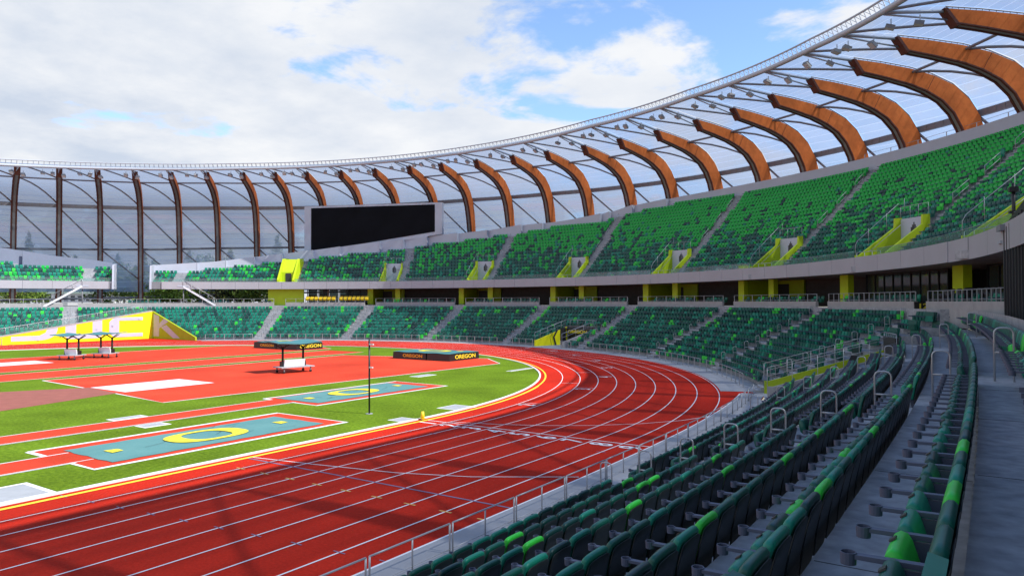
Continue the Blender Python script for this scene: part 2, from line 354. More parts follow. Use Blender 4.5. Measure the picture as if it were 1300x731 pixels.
def rounded_ring(cx,cy,a,b,wa,wb,z,n=56,k=2.6):
    """the broad O: superellipse ring, wider at its two ends"""
    mb=MB(); o=[];i_=[]
    for q in np.linspace(0,2*math.pi,n,endpoint=False):
        c,s_=math.cos(q),math.sin(q); f=lambda x,p: math.copysign(abs(x)**(2/p),x)
        o.append((cx+a*f(c,k),cy+b*f(s_,k),z)); i_.append((cx+(a-wa)*f(c,k),cy+(b-wb)*f(s_,k),z))
    mb.add(o+i_,[(j,(j+1)%n,n+(j+1)%n,n+j) for j in range(n)]); return mb
def pit_cover(x0,x1,y0,y1,label,oc,osz):
    t=thing('pit_cover',label,'pit cover',((x0+x1)/2,(y0+y1)/2,.014),group='covers over the jumping pits')
    nx,ny=8,20; mb=MB(); 
    def hz(i,j): return .026+.018*math.sin(i*1.7+j*.9)*math.sin(j*1.3)*(0<i<nx)*(0<j<ny)
    vs=[(x0+(x1-x0)*i/nx+.03*math.sin(j*2.1)*(i in(0,nx)),y0+(y1-y0)*j/ny+.04*math.sin(i*1.9)*(j in (0,ny)),hz(i,j)) for j in range(ny+1) for i in range(nx+1)]
    mb.add(vs,[(j*(nx+1)+i,j*(nx+1)+i+1,(j+1)*(nx+1)+i+1,(j+1)*(nx+1)+i) for j in range(ny) for i in range(nx)])
    part('tarp',mb,M['tarp'],t,True)
    part('letter_o',rounded_ring(oc[0],oc[1],osz[0],osz[1],.27,.72,.055),M['yel'],t)
    for yy in (y0+.95,y1-.95): part('yellow_patch',MB().add([(oc[0]-.32,yy-.22,.054),(oc[0]+.32,yy-.22,.054),(oc[0]+.22,yy+.22,.054),(oc[0]-.22,yy+.22,.054)],[(0,1,2,3)]),M['yel'],t)
    rr=random.Random(int(x0*10))
    for _ in range(9):
        p=np.array([rr.uniform(x0+.3,x1-.6),rr.uniform(y0+.5,y1-1.5)]); d=np.array([rr.uniform(-.5,.5),rr.uniform(.5,1.)]); 
        cr=MB(); polyline(cr,[p,p+d*.5+np.array([.05,0]),p+d],.02,.053); part('crease_shade',cr,M['char'],t)  # charcoal strips draw the shade of folds onto the tarp
    return t
pit_cover(29.95,33.4,-12.35,-3.25,'teal mesh cover with yellow O on the pit nearest the running track',(31.65,-7.75),(1.12,1.62))
pit_cover(24.6,28.2,.85,9.75,'teal mesh cover with yellow O on the pit behind the tall thin pole',(26.4,5.1),(1.1,1.6))
def plate(x0,x1,y0,y1,label,b=.16,deepen=0):
    t=thing('ground_plate',label,'ground plate',((x0+x1)/2,(y0+y1)/2,.01),group='white framed plates set in the grass')
    part('frame',MB().box(x0,x1,y0,y1,.002,.014),M['line'],t)
    part('panel',MB().box(x0+b,x1-b,y0+b,y1-b,.0142,.022),M['bench'],t)
plate(33.95,35.95,-24,-15.1,'large grey plate with white border in the grass at lower left',.16)
plate(35.05,35.98,-1.0,-.05,'small grey plate at the grass edge below the yellow marker',.08)
plate(34.55,35.95,3.0,4.5,'light grey plate at the grass edge right of the yellow marker',.1)
plate(24.1,24.8,-8.0,-6.4,'white framed plate on the far side of the thin red runway',.12)
plate(26.95,27.8,-8.2,-7.0,'white framed plate on the near side of the thin red runway',.12)
plate(23.0,23.9,13.6,15.6,'small pale plate in the grass between red area and pit cover',.12)
plate(26.6,27.1,20.6,23.9,'narrow white strip plate in the grass inside the bend',.1)

# ------------------------------------------------------------------ lower terraces
ter=MB(); tsamp=[]
t=TBEG
while t<TEND: tsamp.append(t); t+=1.2 if t<-30 else .35
dp=[.25]+[driser(i) for i in range(10)]
def sheet(mb,dA,zA,dB,zB,test):
    idx={}
    vs=[]; fs=[]
    for i,t in enumerate(tsamp):
        vs+=[(*P(t,dA),zA),(*P(t,dB),zB)]
    for i in range(len(tsamp)-1):
        tm=(tsamp[i]+tsamp[i+1])/2
        if not test(tm,(dA+dB)/2): fs.append((2*i,2*i+1,2*i+3,2*i+2))
    mb.add(vs,fs)
tst=lambda t,d: open_low(t,d) or (t>60 and in_notch(P(t,d),.32))
for i in range(10):
    sheet(ter,dp[i],TR[i],dp[i+1]+.02,TR[i],tst)
    sheet(ter,dp[i+1],TR[i],dp[i+1],TR[i+1] if i<9 else ZC,tst)
sheet(ter,.25,0.,.25,TR[0],tst)
sheet(ter,dp[10],4.4,DW+.1,4.4,lambda t,d:False)
# aisle steps: a half step block in front of every riser
def aisle_half(i): return .62
for t in LAT:
    for i in range(1,10):
        tt=la(t,dp[i])
        if open_low(tt,dp[i]-.2,.1): continue
        n,e=N(tt,dp[i]); O=(*P(tt,dp[i]),0)
        ter.fbox(O,n,e,-.42,-.003,-.60,.60,TR[i-1]+.004,(TR[i-1]+TR[i])/2)
for i in range(10):
    for t in np.arange(-24+.9*(i%3),15,3.4):
        if open_low(t,dp[i]+.5,.2): continue
        n,e=N(t,dp[i]); ter.fbox((*P(t,dp[i]),0),n,e,.02,dp[i+1]-dp[i]-.01,-.006,.006,TR[i]+.0005,TR[i]+.003,1)
        if i: ter.fbox((*P(t,dp[i]),0),n,e,-.004,-.001,-.006,.006,TR[i-1]+.004,TR[i]-.002,1)
solo('concrete_terrace',ter,[M['conc'],M['char']],'stepped concrete terrace of the lower bowl carrying the green seats','terrace')

# concourse parapet wall, broken at every aisle
wl_=[]; cuts=sorted(LAT); cuts=[TBEG-2]+cuts+[TEND+2]
def arcwall(mb,ta,tb,d0,d1,z0,z1,step=1.,mi=0):
    n=max(2,int((tb-ta)/step)+1); vs=[]
    for t in np.linspace(ta,tb,n):
        a=P(t,d0); b=P(t,d1); z1v=z1(t) if callable(z1) else z1
        vs+=[(*a,z0),(*b,z0),(*b,z1v),(*a,z1v)]
    fs=[]
    for i in range(n-1):
        o=4*i
        for j in range(4): fs.append((o+j,o+(j+1)%4,o+4+(j+1)%4,o+4+j))
    fs+=[(0,1,2,3)[::-1],tuple(4*(n-1)+j for j in range(4))]
    mb.add(vs,fs,mi); return mb
secs=[]; FS={}
for a,b in zip(cuts[:-1],cuts[1:]):
    if b-a>2: secs.append((la(a,DW)+.75,la(b,DW)-.75)); FS[secs[-1]]=(a+.75,b-.75)
def secname(a,b):
    m=view((*P((a+b)/2,DW),5.3)); 
    return m
vis=[s for s in secs if any(0<view((*P(t,DW),5.5))[0]<1300 and view((*P(t,DW),5.5))[2]>3 for t in np.linspace(*s,12))]
vis.sort(key=lambda s:-s[0])
lab={s:i+1 for i,s in enumerate(vis)}
def seclabel(base,s,tail):
    return f'{base}, {ordw(lab[s])} section {tail}' if s in lab else f'{base} beyond the right edge of the picture'
for s in secs:
    solo('concourse_wall',arcwall(MB(),s[0],s[1],DW-.22,DW+.02,3.9,ZW,.8),M['board'],seclabel('low board-marked concrete wall above the lower seats',s,'from the left'),'wall','concrete walls in front of the concourse')
def make_railing(name,label,group,ta,tb,d,z0,h,post=1.25,cat='railing',bal=0,rad_=.020,mid=()):
    t=thing(name,label,cat,(*P((ta+tb)/2,d),z0(ta) if callable(z0) else z0),group=group)
    zz=(lambda x:z0(x)) if callable(z0) else (lambda x:z0)
    n=max(2,int((tb-ta)/.8)); pts=[(*P(x,d),zz(x)+h) for x in np.linspace(ta,tb,n)]
    part('top_rail',MB().tube(pts,rad_,6),M['rail'],t,True)
    b=MB().tube([(*P(x,d),zz(x)+.10) for x in np.linspace(ta,tb,n)],rad_*.8,6)
    for m in mid: b.tube([(*P(x,d),zz(x)+m) for x in np.linspace(ta,tb,n)],rad_*.7,6)
    part('bottom_rail',b,M['rail'],t,True)
    k=max(2,int(round((tb-ta)/post))+1); pm=None
    for x in np.linspace(ta,tb,k):
        nn,e=N(x,d)
        if pm is None: pm=MB().box(-.02,.02,-.035,.035,0,h).mesh('post',M['rail'])
        p=link('post',pm,t); q=P(x,d); L=Vector(t.location); p.location=(q[0]-L.x,q[1]-L.y,zz(x)-L.z); p.rotation_euler=(0,0,math.atan2(nn[1],nn[0]))
    return t
for s in secs:
    if s not in lab: continue
    make_railing('concourse_railing',seclabel('steel railing on the concrete wall before the concourse',s,'from the left'),'railings along the concourse',s[0],s[1],DW-.1,ZW,.60,1.25 if s[0]>t_of(34) else .62)
# front railings of the bend
fr=[s for s in secs if s[0]>t_of(22) and s in lab]
for s in fr:
    a,b=FS[s]
    segs=[(a,b)]
    if a<t_of(V2A)<b: segs=[(a,t_of(V2A)-.1),(t_of(V2B)+.1,b)]
    if b>t_of(134) and a<t_of(137): segs=[(a,t_of(135.2))]
    elif a>t_of(128): 
        segs=[(max(a,t_of(163.5)),b)] if b>t_of(164) else []
    for j,(x,y) in enumerate(segs):
        if y-x<1: continue
        make_railing('front_railing',seclabel('low grey railing below the bend seats',s,'from the left')+(', '+('right','left')[j]+' of yellow ramp' if len(segs)>1 else ''),'front railings round the bend',x,y,.0,.012,.86,1.25)
# near side front railing: bays of 2.44 m with a post at each end
xs=np.arange(-17.6,15.6,2.44)
for i,x in enumerate(xs):
    t=thing('trackside_railing',f'grey tube railing bay by the track, {ordw(i+1)} from the bottom edge','railing',(*P(x+1.22,0),.012),group='railing bays along the near side of the track')
    pts=[(*P(y,0),.65) for y in np.linspace(x+.05,x+2.39,5)]
    part('top_rail',MB().tube(pts,.020,8),M['rail'],t,True)
    for y in (x+.05,x+1.22,x+2.39):
        part('post',MB().tube([(*P(y,0),.0125),(*P(y,0),.65)],.020 if y!=x+1.22 else .018,8),M['rail'],t,True)
    part('foot_rail',MB().tube([(*P(y,0),.11) for y in np.linspace(x+.05,x+2.39,5)],.010,6),M['rail'],t,True)

# ------------------------------------------------------------------ aisle handrails of the lower bowl
def loop_mesh():
    mb=MB(); h=1.02; w=.30
    pts=[(-w/2,0,0),(-w/2,0,h-.1)]+[(-w/2+.1-.1*math.cos(a),0,h-.1+.1*math.sin(a)) for a in np.linspace(.3,math.pi/2,4)]+[(w/2-.1+.1*math.sin(a),0,h-.1+.1*math.cos(a)) for a in np.linspace(0,math.pi/2,4)]+[(w/2,0,-.15)]
    mb.tube(pts,.018,8); return mb.mesh('hoop',M['rail'],True), MB().tube([(-w/2,0,.56),(w/2,0,.56)],.018,8).mesh('cross_bar',M['rail'],True)
HOOP,BAR=loop_mesh()
names={'p':'nearest aisle','q':'aisle just before the lime corner entrance','r':'aisle just past the lime corner entrance'}
far_sorted=sorted([t for c,t in LA if c not in 'pqr'],reverse=True)
for c,t in LA:
    for i in range(1,10):
        d=dp[i]+.43
        if open_low(la(t,d),d,.2): continue
        u,v,z=view((*P(la(t,d),d),TR[i]+.9))
        if z<3 or u<-20 or u>1330: continue
        n,e=N(la(t,d),d)
        where=names.get(c) or f'{ordw(far_sorted.index(t)+1)} lower bowl aisle from the left'
        o=thing('aisle_handrail',f'looped steel handrail, {ordw(i)} up the {where}','handrail',(*P(la(t,d),d),TR[i]-.02),math.atan2(n[1],n[0]),'looped handrails in the lower aisles')
        link('hoop',HOOP,o); link('cross_bar',BAR,o)

# ------------------------------------------------------------------ seats
# local frame: +X outward (towards the back), Y along the row, Z up, origin on the tread under the cup holder
def sweep(mb,prof,ss,mi=0,shrink=None):
    n=len(prof); o=len(mb.v); c=np.mean(prof,0)
    for k,s in enumerate(ss):
        f=1. if shrink is None else shrink[k]
        for r,z in prof: mb.v.append((c[0]+(r-c[0])*(.5+.5*f), s, c[1]+(z-c[1])*f if z>c[1] else c[1]+(z-c[1])*(.6+.4*f)))
    for k in range(len(ss)-1):
        for j in range(n): mb.f.append((o+k*n+j,o+k*n+(j+1)%n,o+(k+1)*n+(j+1)%n,o+(k+1)*n+j)); mb.m.append(mi)
    mb.f.append(tuple(o+j for j in reversed(range(n)))); mb.m.append(mi); mb.f.append(tuple(o+(len(ss)-1)*n+j for j in range(n))); mb.m.append(mi)
BACKP=[(.33,.36),(.36,.52),(.385,.68),(.405,.79),(.42,.84),(.445,.868),(.475,.868),(.497,.845),(.492,.815),(.455,.70),(.42,.52),(.395,.36)]
PANP=[(.165,.50),(.162,.58),(.178,.630),(.208,.652),(.245,.643),(.268,.605),(.31,.47),(.325,.38),(.27,.31),(.195,.37)]
def back_mb(): mb=MB(); sweep(mb,BACKP,(-.228,-.221,-.198,-.15,-.08,0,.08,.15,.198,.221,.228),0,(.76,.87,.95,.985,1,1.0,1,.985,.95,.87,.76)); return mb
def pan_mb(): mb=MB(); sweep(mb,PANP,(-.205,-.195,-.165,-.09,0,.09,.165,.195,.205),0,(.90,.95,.98,1,1.0,1,.98,.95,.90)); return mb
def shell_mb():
    mb=MB(); sweep(mb,[(.385,.28),(.40,.28),(.432,.52),(.470,.70),(.503,.815),(.509,.81),(.482,.69),(.445,.50),(.415,.28)],(-.226,-.215,-.17,0,.17,.215,.226),0,(.80,.90,.97,1,.97,.90,.80)); return mb
def arm_mb():
    mb=MB(); y=.265
    for k in range(0,1): pass
    n=14; o=len(mb.v)
    for r,z in ((.040,.552),(.043,.618),(.037,.618),(.034,.56)):
        for a in np.linspace(0,2*math.pi,n,endpoint=False): mb.v.append((r*math.cos(a),y+r*math.sin(a),z))
    for q in range(3):
        for j in range(n): mb.f.append((o+q*n+j,o+q*n+(j+1)%n,o+(q+1)*n+(j+1)%n,o+(q+1)*n+j)); mb.m.append(0)
    mb.f.append(tuple(o+3*n+j for j in range(n))); mb.m.append(0); mb.f.append(tuple(o+j for j in reversed(range(n)))); mb.m.append(0)
    # tapered arm
    mb.hexa([(.035,y-.026,.588),(.42,y-.022,.588),(.42,y+.022,.588),(.035,y+.026,.588),(.035,y-.026,.612),(.42,y-.024,.62),(.42,y+.024,.62),(.035,y+.026,.612)])
    mb.add([(.25,y-.014,.574),(.39,y-.014,.574),(.40,y-.014,.14),(.33,y-.014,.14),(.25,y+.014,.574),(.39,y+.014,.574),(.40,y+.014,.14),(.33,y+.014,.14)],[(0,1,2,3),(7,6,5,4),(0,4,5,1),(1,5,6,2),(2,6,7,3),(3,7,4,0)])
    return mb
def plate_mb(): return MB().hexa([(.175,-.028,.632),(.208,-.028,.655),(.208,.028,.655),(.175,.028,.632),(.170,-.026,.640),(.204,-.026,.664),(.204,.026,.664),(.170,.026,.640)])
BACKM=[back_mb().mesh('backrest',m,True) for m in SEATM]; PANM=[pan_mb().mesh('seat_pan',m,True) for m in SEATM]
SHELLM=shell_mb().mesh('back_shell',M['shell'],True); ARMM=arm_mb().mesh('armrest',M['cup']); PLATEM=plate_mb().mesh('number_plate',M['plate'])
FOOTM=MB().box(.47,.522,.20,.33,.015,.05).mesh('mounting_foot',M['foot'])
# low detail seat for the far stands (material slots: 0..4 greens, 5 arm)
def far_seat():
    v=[];f=[];m=[]
    def hx(p,mi):
        o=len(v); v.extend(p); f.extend([(o+3,o+2,o+1,o),(o+4,o+5,o+6,o+7),(o,o+1,o+5,o+4),(o+1,o+2,o+6,o+5),(o+2,o+3,o+7,o+6),(o+3,o,o+4,o+7)]); m.extend([mi]*6)
    hx([(.33,-.22,.36),(.40,-.22,.36),(.40,.22,.36),(.33,.22,.36),(.42,-.20,.87),(.50,-.20,.85),(.50,.20,.85),(.42,.20,.87)],0)
    hx([(.18,-.19,.34),(.31,-.19,.36),(.31,.19,.36),(.18,.19,.34),(.17,-.17,.65),(.26,-.17,.65),(.26,.17,.65),(.17,.17,.65)],8)
    hx([(.0,.24,.57),(.40,.245,.57),(.40,.285,.57),(.0,.29,.57),(.0,.24,.62),(.40,.245,.62),(.40,.285,.62),(.0,.29,.62)],5)
    return np.array(v,float),f,m
def merged(parts):
    v=[];f=[];m=[]
    for mb,mi in parts:
        o=len(v); v.extend(mb.v); f.extend([tuple(o+i for i in q) for q in mb.f]); m.extend([mi]*len(mb.f))
    return np.array(v,float),f,m
SEATS=[]   # (x,y,z,ang,colour,region,row, t)
def arclen(d,ta,tb):
    x=np.linspace(ta,tb,max(8,int((tb-ta)/.4)+2)); p=np.array([P(q,d) for q in x]); L=np.r_[0,np.cumsum(np.hypot(*np.diff(p,axis=0).T))]; return x,L
def row_seats(d,ta,tb,z,colfn,region,row,pitch=.53,skip=None):
    x,L=arclen(d,ta,tb); n=int(L[-1]//pitch)
    off=(L[-1]-n*pitch)/2
    for k in range(n):
        t=float(np.interp(off+(k+.5)*pitch,L,x))
        if skip and skip(t,d): continue
        q=P(t,d); nn,e=N(t,d); SEATS.append((q[0],q[1],z,math.atan2(nn[1],nn[0]),colfn(t,row),region,row,t))
def col_low(t,row):
    th=th_of(t); r=RNG.random(); end=min(abs(t-la(a,dcup(row))) for a in LAT)
    if end<1.0 and r<.40: return 2
    if r<.045: return 2
    if th>92: return 1 if r<.62 else (0 if r<.93 else 3)
    if th>60: return 1 if r<.30 else (0 if r<.93 else 3)
    return 1 if r<.26 else (0 if r<.82 else 3)
for i in range(10):
    d=dcup(i)
    for a,b in zip(cuts[:-1],cuts[1:]):
        if b-a<2: continue
        def sk(t,dd):
            p=P(t,dd+.35); q=P(t,dd)
            return open_low(t,dd+.4,.35) or open_low(t,dd,.3) or (dd<1.2 and t<t_of(21.5))
        row_seats(d,la(a,d)+.66,la(b,d)-.66,TR[i],col_low,'low',i,skip=sk)

# ------------------------------------------------------------------ upper deck
RUN,RISE,DU=.72,.535,11.9; ZU=7.95; DF=10.95
NT=np.array([[172,5.9],[163,5.6],[159.5,4.6],[149.8,4.4],[145.2,3.3],[141,3.5],[138,4.2],[134,5.4],[130,6.4],[126,7.4],[119.7,9.0],[114.7,9.95],[111.6,10.2],[110.6,11.4],[105,12.5],[100,13.8],[95.6,14.6],[91,16.1],[84,16.3],[82,18.4],[75,20.1],[66,20.3],[52,20.9],[38,20.7],[20,20.9]])[::-1]
def nrow(t): return int(np.interp(th_of(t) if t>T0 else 20,NT[:,0],NT[:,1]))
GAP=(145.1,149.7)
UAH=[(31.7,35.5),(47.5,51.0),(63.4,66.3),(79.2,81.6),(94.2,96.2),(108.3,111.2),(15.,19.)]
UA=[t_of(a) for a,_ in UAH]                     # aisles (foot on the deck front, head at d=27)
UTOP={t_of(a):t_of(b) for a,b in UAH}
def ua(a,d): return a+(UTOP[a]-a)*(d-DF)/16.
UB=[t_of(a) for a in (126.,)]; UST=[t_of(a) for a in (141.2,152.9)]
TU0,TU1=-60.,TEND  # stretch around the camera is unseen, added to shade the near seats
uts=[]; t=TU0
while t<TU1: uts.append(t); t+=.4 if t>-5 else 1.5
def ingap(t): return GAP[0]<th_of(t)<GAP[1]
PORT=[(a+1.3+.0,3.2) for a in UA]     # (centre t on the deck front, width)
PW=2.7; PD=4.5
def in_port(t,d,m=0):
    s=1+d/R0 if t>T0 else 1
    return any(-.1-m/s<(t-ua(a,d))-.5/s<(PW+.1+m)/s and d<DF+PD+.2 for a in UA)
deck=MB()
rowd=lambda i: DU+RUN*i
def usheet(dA,zA,dB,zB,cond,mb=deck,mi=0):
    vs=[];fs=[]
    for t in uts: vs+=[(*P(t,dA),zA),(*P(t,dB),zB)]
    for i in range(len(uts)-1):
        tm=(uts[i]+uts[i+1])/2
        if not ingap(tm) and cond(tm): fs.append((2*i,2*i+1,2*i+3,2*i+2))
    mb.add(vs,fs,mi)
usheet(DF+.12,ZU,DU+.62,ZU,lambda t:not in_port(t,DF+.5))
for i in range(0,23):
    a,b=DU+.62+RUN*(i-1),DU+.62+RUN*i
    usheet(a,ZU+RISE*i,b,ZU+RISE*i,lambda t:nrow(t)+1>=i and i>0 and not in_port(t,a+.3)) if i>0 else None
    usheet(b,ZU+RISE*i,b,ZU+RISE*(i+1),lambda t:nrow(t)+1>=i+1 and not in_port(t,b))
    # soffit
    usheet(b-.8,ZU+RISE*i-1.0 if i>9 else 7.47,b,ZU+RISE*(i+1)-1.0 if i>=9 else 7.47,lambda t:nrow(t)+1>=i)
usheet(DF+.12,7.47,DU+.62-.8,7.47,lambda t:True)
for t in UA:      # small step blocks
    for i in range(1,nrow(t)+1):
        d=DU+.62+RUN*(i-1); n,e=N(ua(t,d),d); deck.fbox((*P(ua(t,d),d),0),n,e,-.36,-.003,-.5,.5,ZU+RISE*(i-1)+.004,ZU+RISE*(i-.5))
solo('upper_deck',deck,M['conc'],'raised upper deck of concrete steps under the curved roof','deck')
# fascia: metal panels on the deck front
pans=[]; t=-55.
while t<TU1-2.: pans.append((t,t+2.9)); t+=2.9
deckfront=thing('deck_fascia','long band of grey metal panels along the front of the upper deck','fascia',(*P(30,DF),7.4))
for a,b in pans:
    if ingap(a) or ingap(b): continue
    part('panel',arcwall(MB(),a+.012,b-.012,DF-.06,DF+.10,7.43,8.56,.75),M['fascia'],deckfront)
for a,b in ((-55,t_of(GAP[0])),(t_of(GAP[1]),TU1)): part('backing',arcwall(MB(),a,b,DF+.101,DF+.13,7.45,8.55,.8),M['dsteel'],deckfront)
# parapet behind the last row
PZ=np.array([[172,13.6],[162.2,13.4],[157.1,12.45],[152.3,11.95],[149.8,11.45],[146,11.2],[142.3,11.5],[137,12.0],[132,12.85],[126.8,13.65],[117,15.2],[105,16.7],[99.8,17.1],[95,17.75],[89,18.1],[84,18.7],[80,19.75],[74,20.35],[68,20.55],[60,20.7],[39,20.75],[20,20.75]])[::-1]
def pz(t): return float(np.interp(th_of(t) if t>T0 else 20,PZ[:,0],PZ[:,1]))
PPS=[MB(),MB()]
def pd(t): return DU+.62+RUN*(nrow(t)+1)-.35
segs=[]; 
run_=[]
for i in range(len(uts)-1):
    a,b=uts[i],uts[i+1]
    if ingap((a+b)/2): continue
    d=max(pd(a),pd(b))+.05; pp=PPS[0 if th_of(a)<147 else 1]
    A0,A1=P(a,d),P(a,d+.14); B0,B1=P(b,d),P(b,d+.14); za,zb=pz(a),pz(b); zl=ZU+RISE*(nrow(a))-.2
    pp.hexa([(*A0,zl),(*B0,zl),(*B1,zl),(*A1,zl),(*A0,za),(*B0,zb),(*B1,zb),(*A1,za)])
    if nrow(a)!=nrow(b) and th_of(a)<144:   # return panel where the number of rows steps
        dd=min(pd(a),pd(b)); n,e=N(b,dd); O=(*P(b,dd),0); zt=min(za,zb)
        pp.fbox(O,n,e,0,RUN+.2,-.05,.05,zl-.3,zt-.02)
solo('parapet',PPS[0],M['parapet'],'pale panelled parapet behind the top rows, right of the gap','parapet'); solo('parapet',PPS[1],M['parapet_dimmed'],'pale panelled parapet behind the top rows, left of the gap','parapet')
# end walls of the two deck halves
for th,lb in ((GAP[0],'right'),(GAP[1],'left')):
    t=t_of(th)+(.1 if lb=='left' else -.1); n,e=N(t,13)
    mb=MB().fbox((*P(t,DF),0),n,e,-.15,5.6,-.14,.14,7.40,8.6); a=np.array([*P(t,DF),0]); n3=np.array([*n,0]); e3=np.array([*e,0])
    mb.prism([a+n3*-.1-e3*.12+[0,0,8.6],a+n3*5.6-e3*.12+[0,0,8.6],a+n3*5.6-e3*.12+[0,0,11.4],a+n3*.2-e3*.12+[0,0,11.0]],lambda p:p+e3*.24)
    solo('deck_end_wall',mb,M['parapet'],f'white end wall closing the deck on the {lb} side of the gap','wall')
def col_up(t,row):
    r=RNG.random(); th=th_of(t); f=row/max(6,nrow(t))
    if th>108:
        return 1 if r<.30 else (4 if r<.52 else (0 if r<.78 else (3 if r<.92 else 2)))
    pb=.05+.90/(1+math.exp(-(f-(.40 if th<75 else .52))/.10))
    if th>95: pb=.10+.55*pb
    if r<pb: return 4
    r2=RNG.random()
    if f>.55: return 3 if r2<.65 else 1
    return 0 if r2<.60 else (3 if r2<.74 else (1 if r2<.985 else 2))
allcut=sorted(UA+UB+UST)
def uskip(t,d):
    if ingap(t-.45) or ingap(t+.45) or ingap(t): return True
    if in_port(t,d,.35) or in_port(t,d+.4,.35): return True
    s=1+d/R0 if t>T0 else 1
    if any(abs(t-ua(a,d))*s<.80 for a in UA): return True
    if any(abs(t-a)*s<1.9 for a in UB) : return True
    if any(abs(t-a)*s<.75 for a in UST): return True
    return False
for i in range(0,23):
    d=rowd(i)
    x,L=arclen(d,-4.,TU1-1); n=int(L[-1]//.53)
    for k in range(n):
        t=float(np.interp((k+.5)*.53,L,x))
        if nrow(t)<i or nrow(t+.6)<i or nrow(t-.6)<i: continue
        if i==0 and 104<th_of(t)<143: continue
        if uskip(t,d): continue
        q=P(t,d); nn,e=N(t,d); SEATS.append((q[0],q[1],ZU+RISE*i,math.atan2(nn[1],nn[0]),col_up(t,i),'up',i,t))
# seats on the concourse behind the railing
def colc(t,row): return RNG.choice([0,1,3,3,2],p=[.4,.25,.15,.14,.06])
for a,b in secs:
    d=DW+.5
    row_seats(d,a+.4,b-.4,ZC+.02,colc,'conc',0,pitch=.58,skip=lambda t,dd:(t<t_of(27) and t>t_of(24)) or t<8 or t_of(112)<t<t_of(127) or t>t_of(150) or (t<t_of(105) and math.sin(t*.9)>.86) or (t>t_of(127) and math.sin(t*.8)>-.1))
PANC=[sx[4] if RNG.random()<.62 else ((col_up(sx[7],sx[6]) if sx[5]=='up' else col_low(sx[7],sx[6])) if sx[5]!='conc' else sx[4]) for sx in SEATS]
def paint(row,y,back=None,pan=None):
    j=min((j for j in range(len(SEATS)) if SEATS[j][5]=='low' and SEATS[j][6]==row),key=lambda j:abs(SEATS[j][1]-y))
    if back is not None: SEATS[j]=SEATS[j][:4]+(back,)+SEATS[j][5:]
    if pan is not None: PANC[j]=pan
for a in ((8,-20.36,0,2),(8,-19.83,2,1),(7,-15.6,0,2),(7,-15.05,2,0),(6,-18.3,1,2),(6,-17.8,2,0),(6,-15.,2,1),(5,-16.6,1,0),(5,-14.2,2,1),(4,-15.2,2,0),(3,-12.5,2,1),(2,-10.9,2,1)): paint(*a)
# put the 300 seats that show largest in as individuals
idx=[]
for j,sx in enumerate(SEATS):
    u,v,z=view((sx[0]+.4*math.cos(sx[3]),sx[1]+.4*math.sin(sx[3]),sx[2]+.6))
    if z>1. and -40<u<1340 and v<790: idx.append((z,j))
idx.sort(); near=[j for z,j in idx[:300]]; nearset=set(near)
lowset=[j for z,j in idx[300:] if z<34]; lowset=set(lowset)
viewset=set(j for z,j in idx)
cname=['dark green','mid green','bright lime green','blackish green','vivid green']
rowname={9:'row along concrete wall',8:'row beside grey walkway'}
byrow={}
for j in near: byrow.setdefault(SEATS[j][6],[]).append(j)
for row,js in byrow.items():
    js.sort(key=lambda j:SEATS[j][7])
    for k,j in enumerate(js):
        x,y,z,a,c,reg,r,t=SEATS[j]
        rn=rowname.get(row) or f'{ordw(max(1,row))} row up from track railing'
        pc=PANC[j]; extra=' with lime pan' if pc==2 and c!=2 else ''
        o=thing('stadium_seat',f'{cname[c]} seat{extra}, {ordw(k+1)} from near end, {rn}','seat',(x,y,z),a,'folding seats of the near stand')
        dz=RNG.normal(0,.004); 
        b=link('backrest',BACKM[c],o); sh=link('back_shell',SHELLM,b)
        pn=link('seat_pan',PANM[pc],o); link('number_plate',PLATEM,pn)
        pn.rotation_euler=(0,RNG.normal(0,.012),RNG.normal(0,.01))
        ar=link('armrest',ARMM,o); link('mounting_foot',FOOTM,o)
# everything else: one object
hv,hf,hm=merged([(back_mb(),0),(pan_mb(),8),(shell_mb(),6),(arm_mb(),5),(MB().box(.47,.522,.20,.33,.015,.05),7)])
lv,lf,lm=far_seat()
Vs=[];Fs=[];Ms=[];off=0
for j,sx in enumerate(SEATS):
    if j in nearset: continue
    x,y,z,a,c,reg,r,t=sx
    if j not in viewset and not (reg=='low' and np.hypot(x-CAM[0],y-CAM[1])<9): continue
    v_,f_,m_=(hv,hf,hm) if j in lowset else (lv,lf,lm)
    ca,sa=math.cos(a),math.sin(a)
    w=np.empty_like(v_); w[:,0]=x+v_[:,0]*ca-v_[:,1]*sa; w[:,1]=y+v_[:,0]*sa+v_[:,1]*ca; w[:,2]=z+v_[:,2]
    Vs.append(w); Fs+= [tuple(off+i for i in q) for q in f_]; pc=PANC[j]; Ms+=[c if q==0 else (pc if q==8 else q) for q in m_]; off+=len(v_)
me=bpy.data.meshes.new('rest_of_the_seats'); me.from_pydata(np.concatenate(Vs).tolist(),[],Fs)
for m in SEATM+[M['cup'],M['shell'],M['foot']]: me.materials.append(m)
me.polygons.foreach_set('material_index',Ms); me.update()
so=link('stadium_seats',me); so['kind']='stuff'; tag(so,'thousands of green folding seats filling the far lower bowl and upper deck','seats')
print('SEATS',len(SEATS),'verts',off)
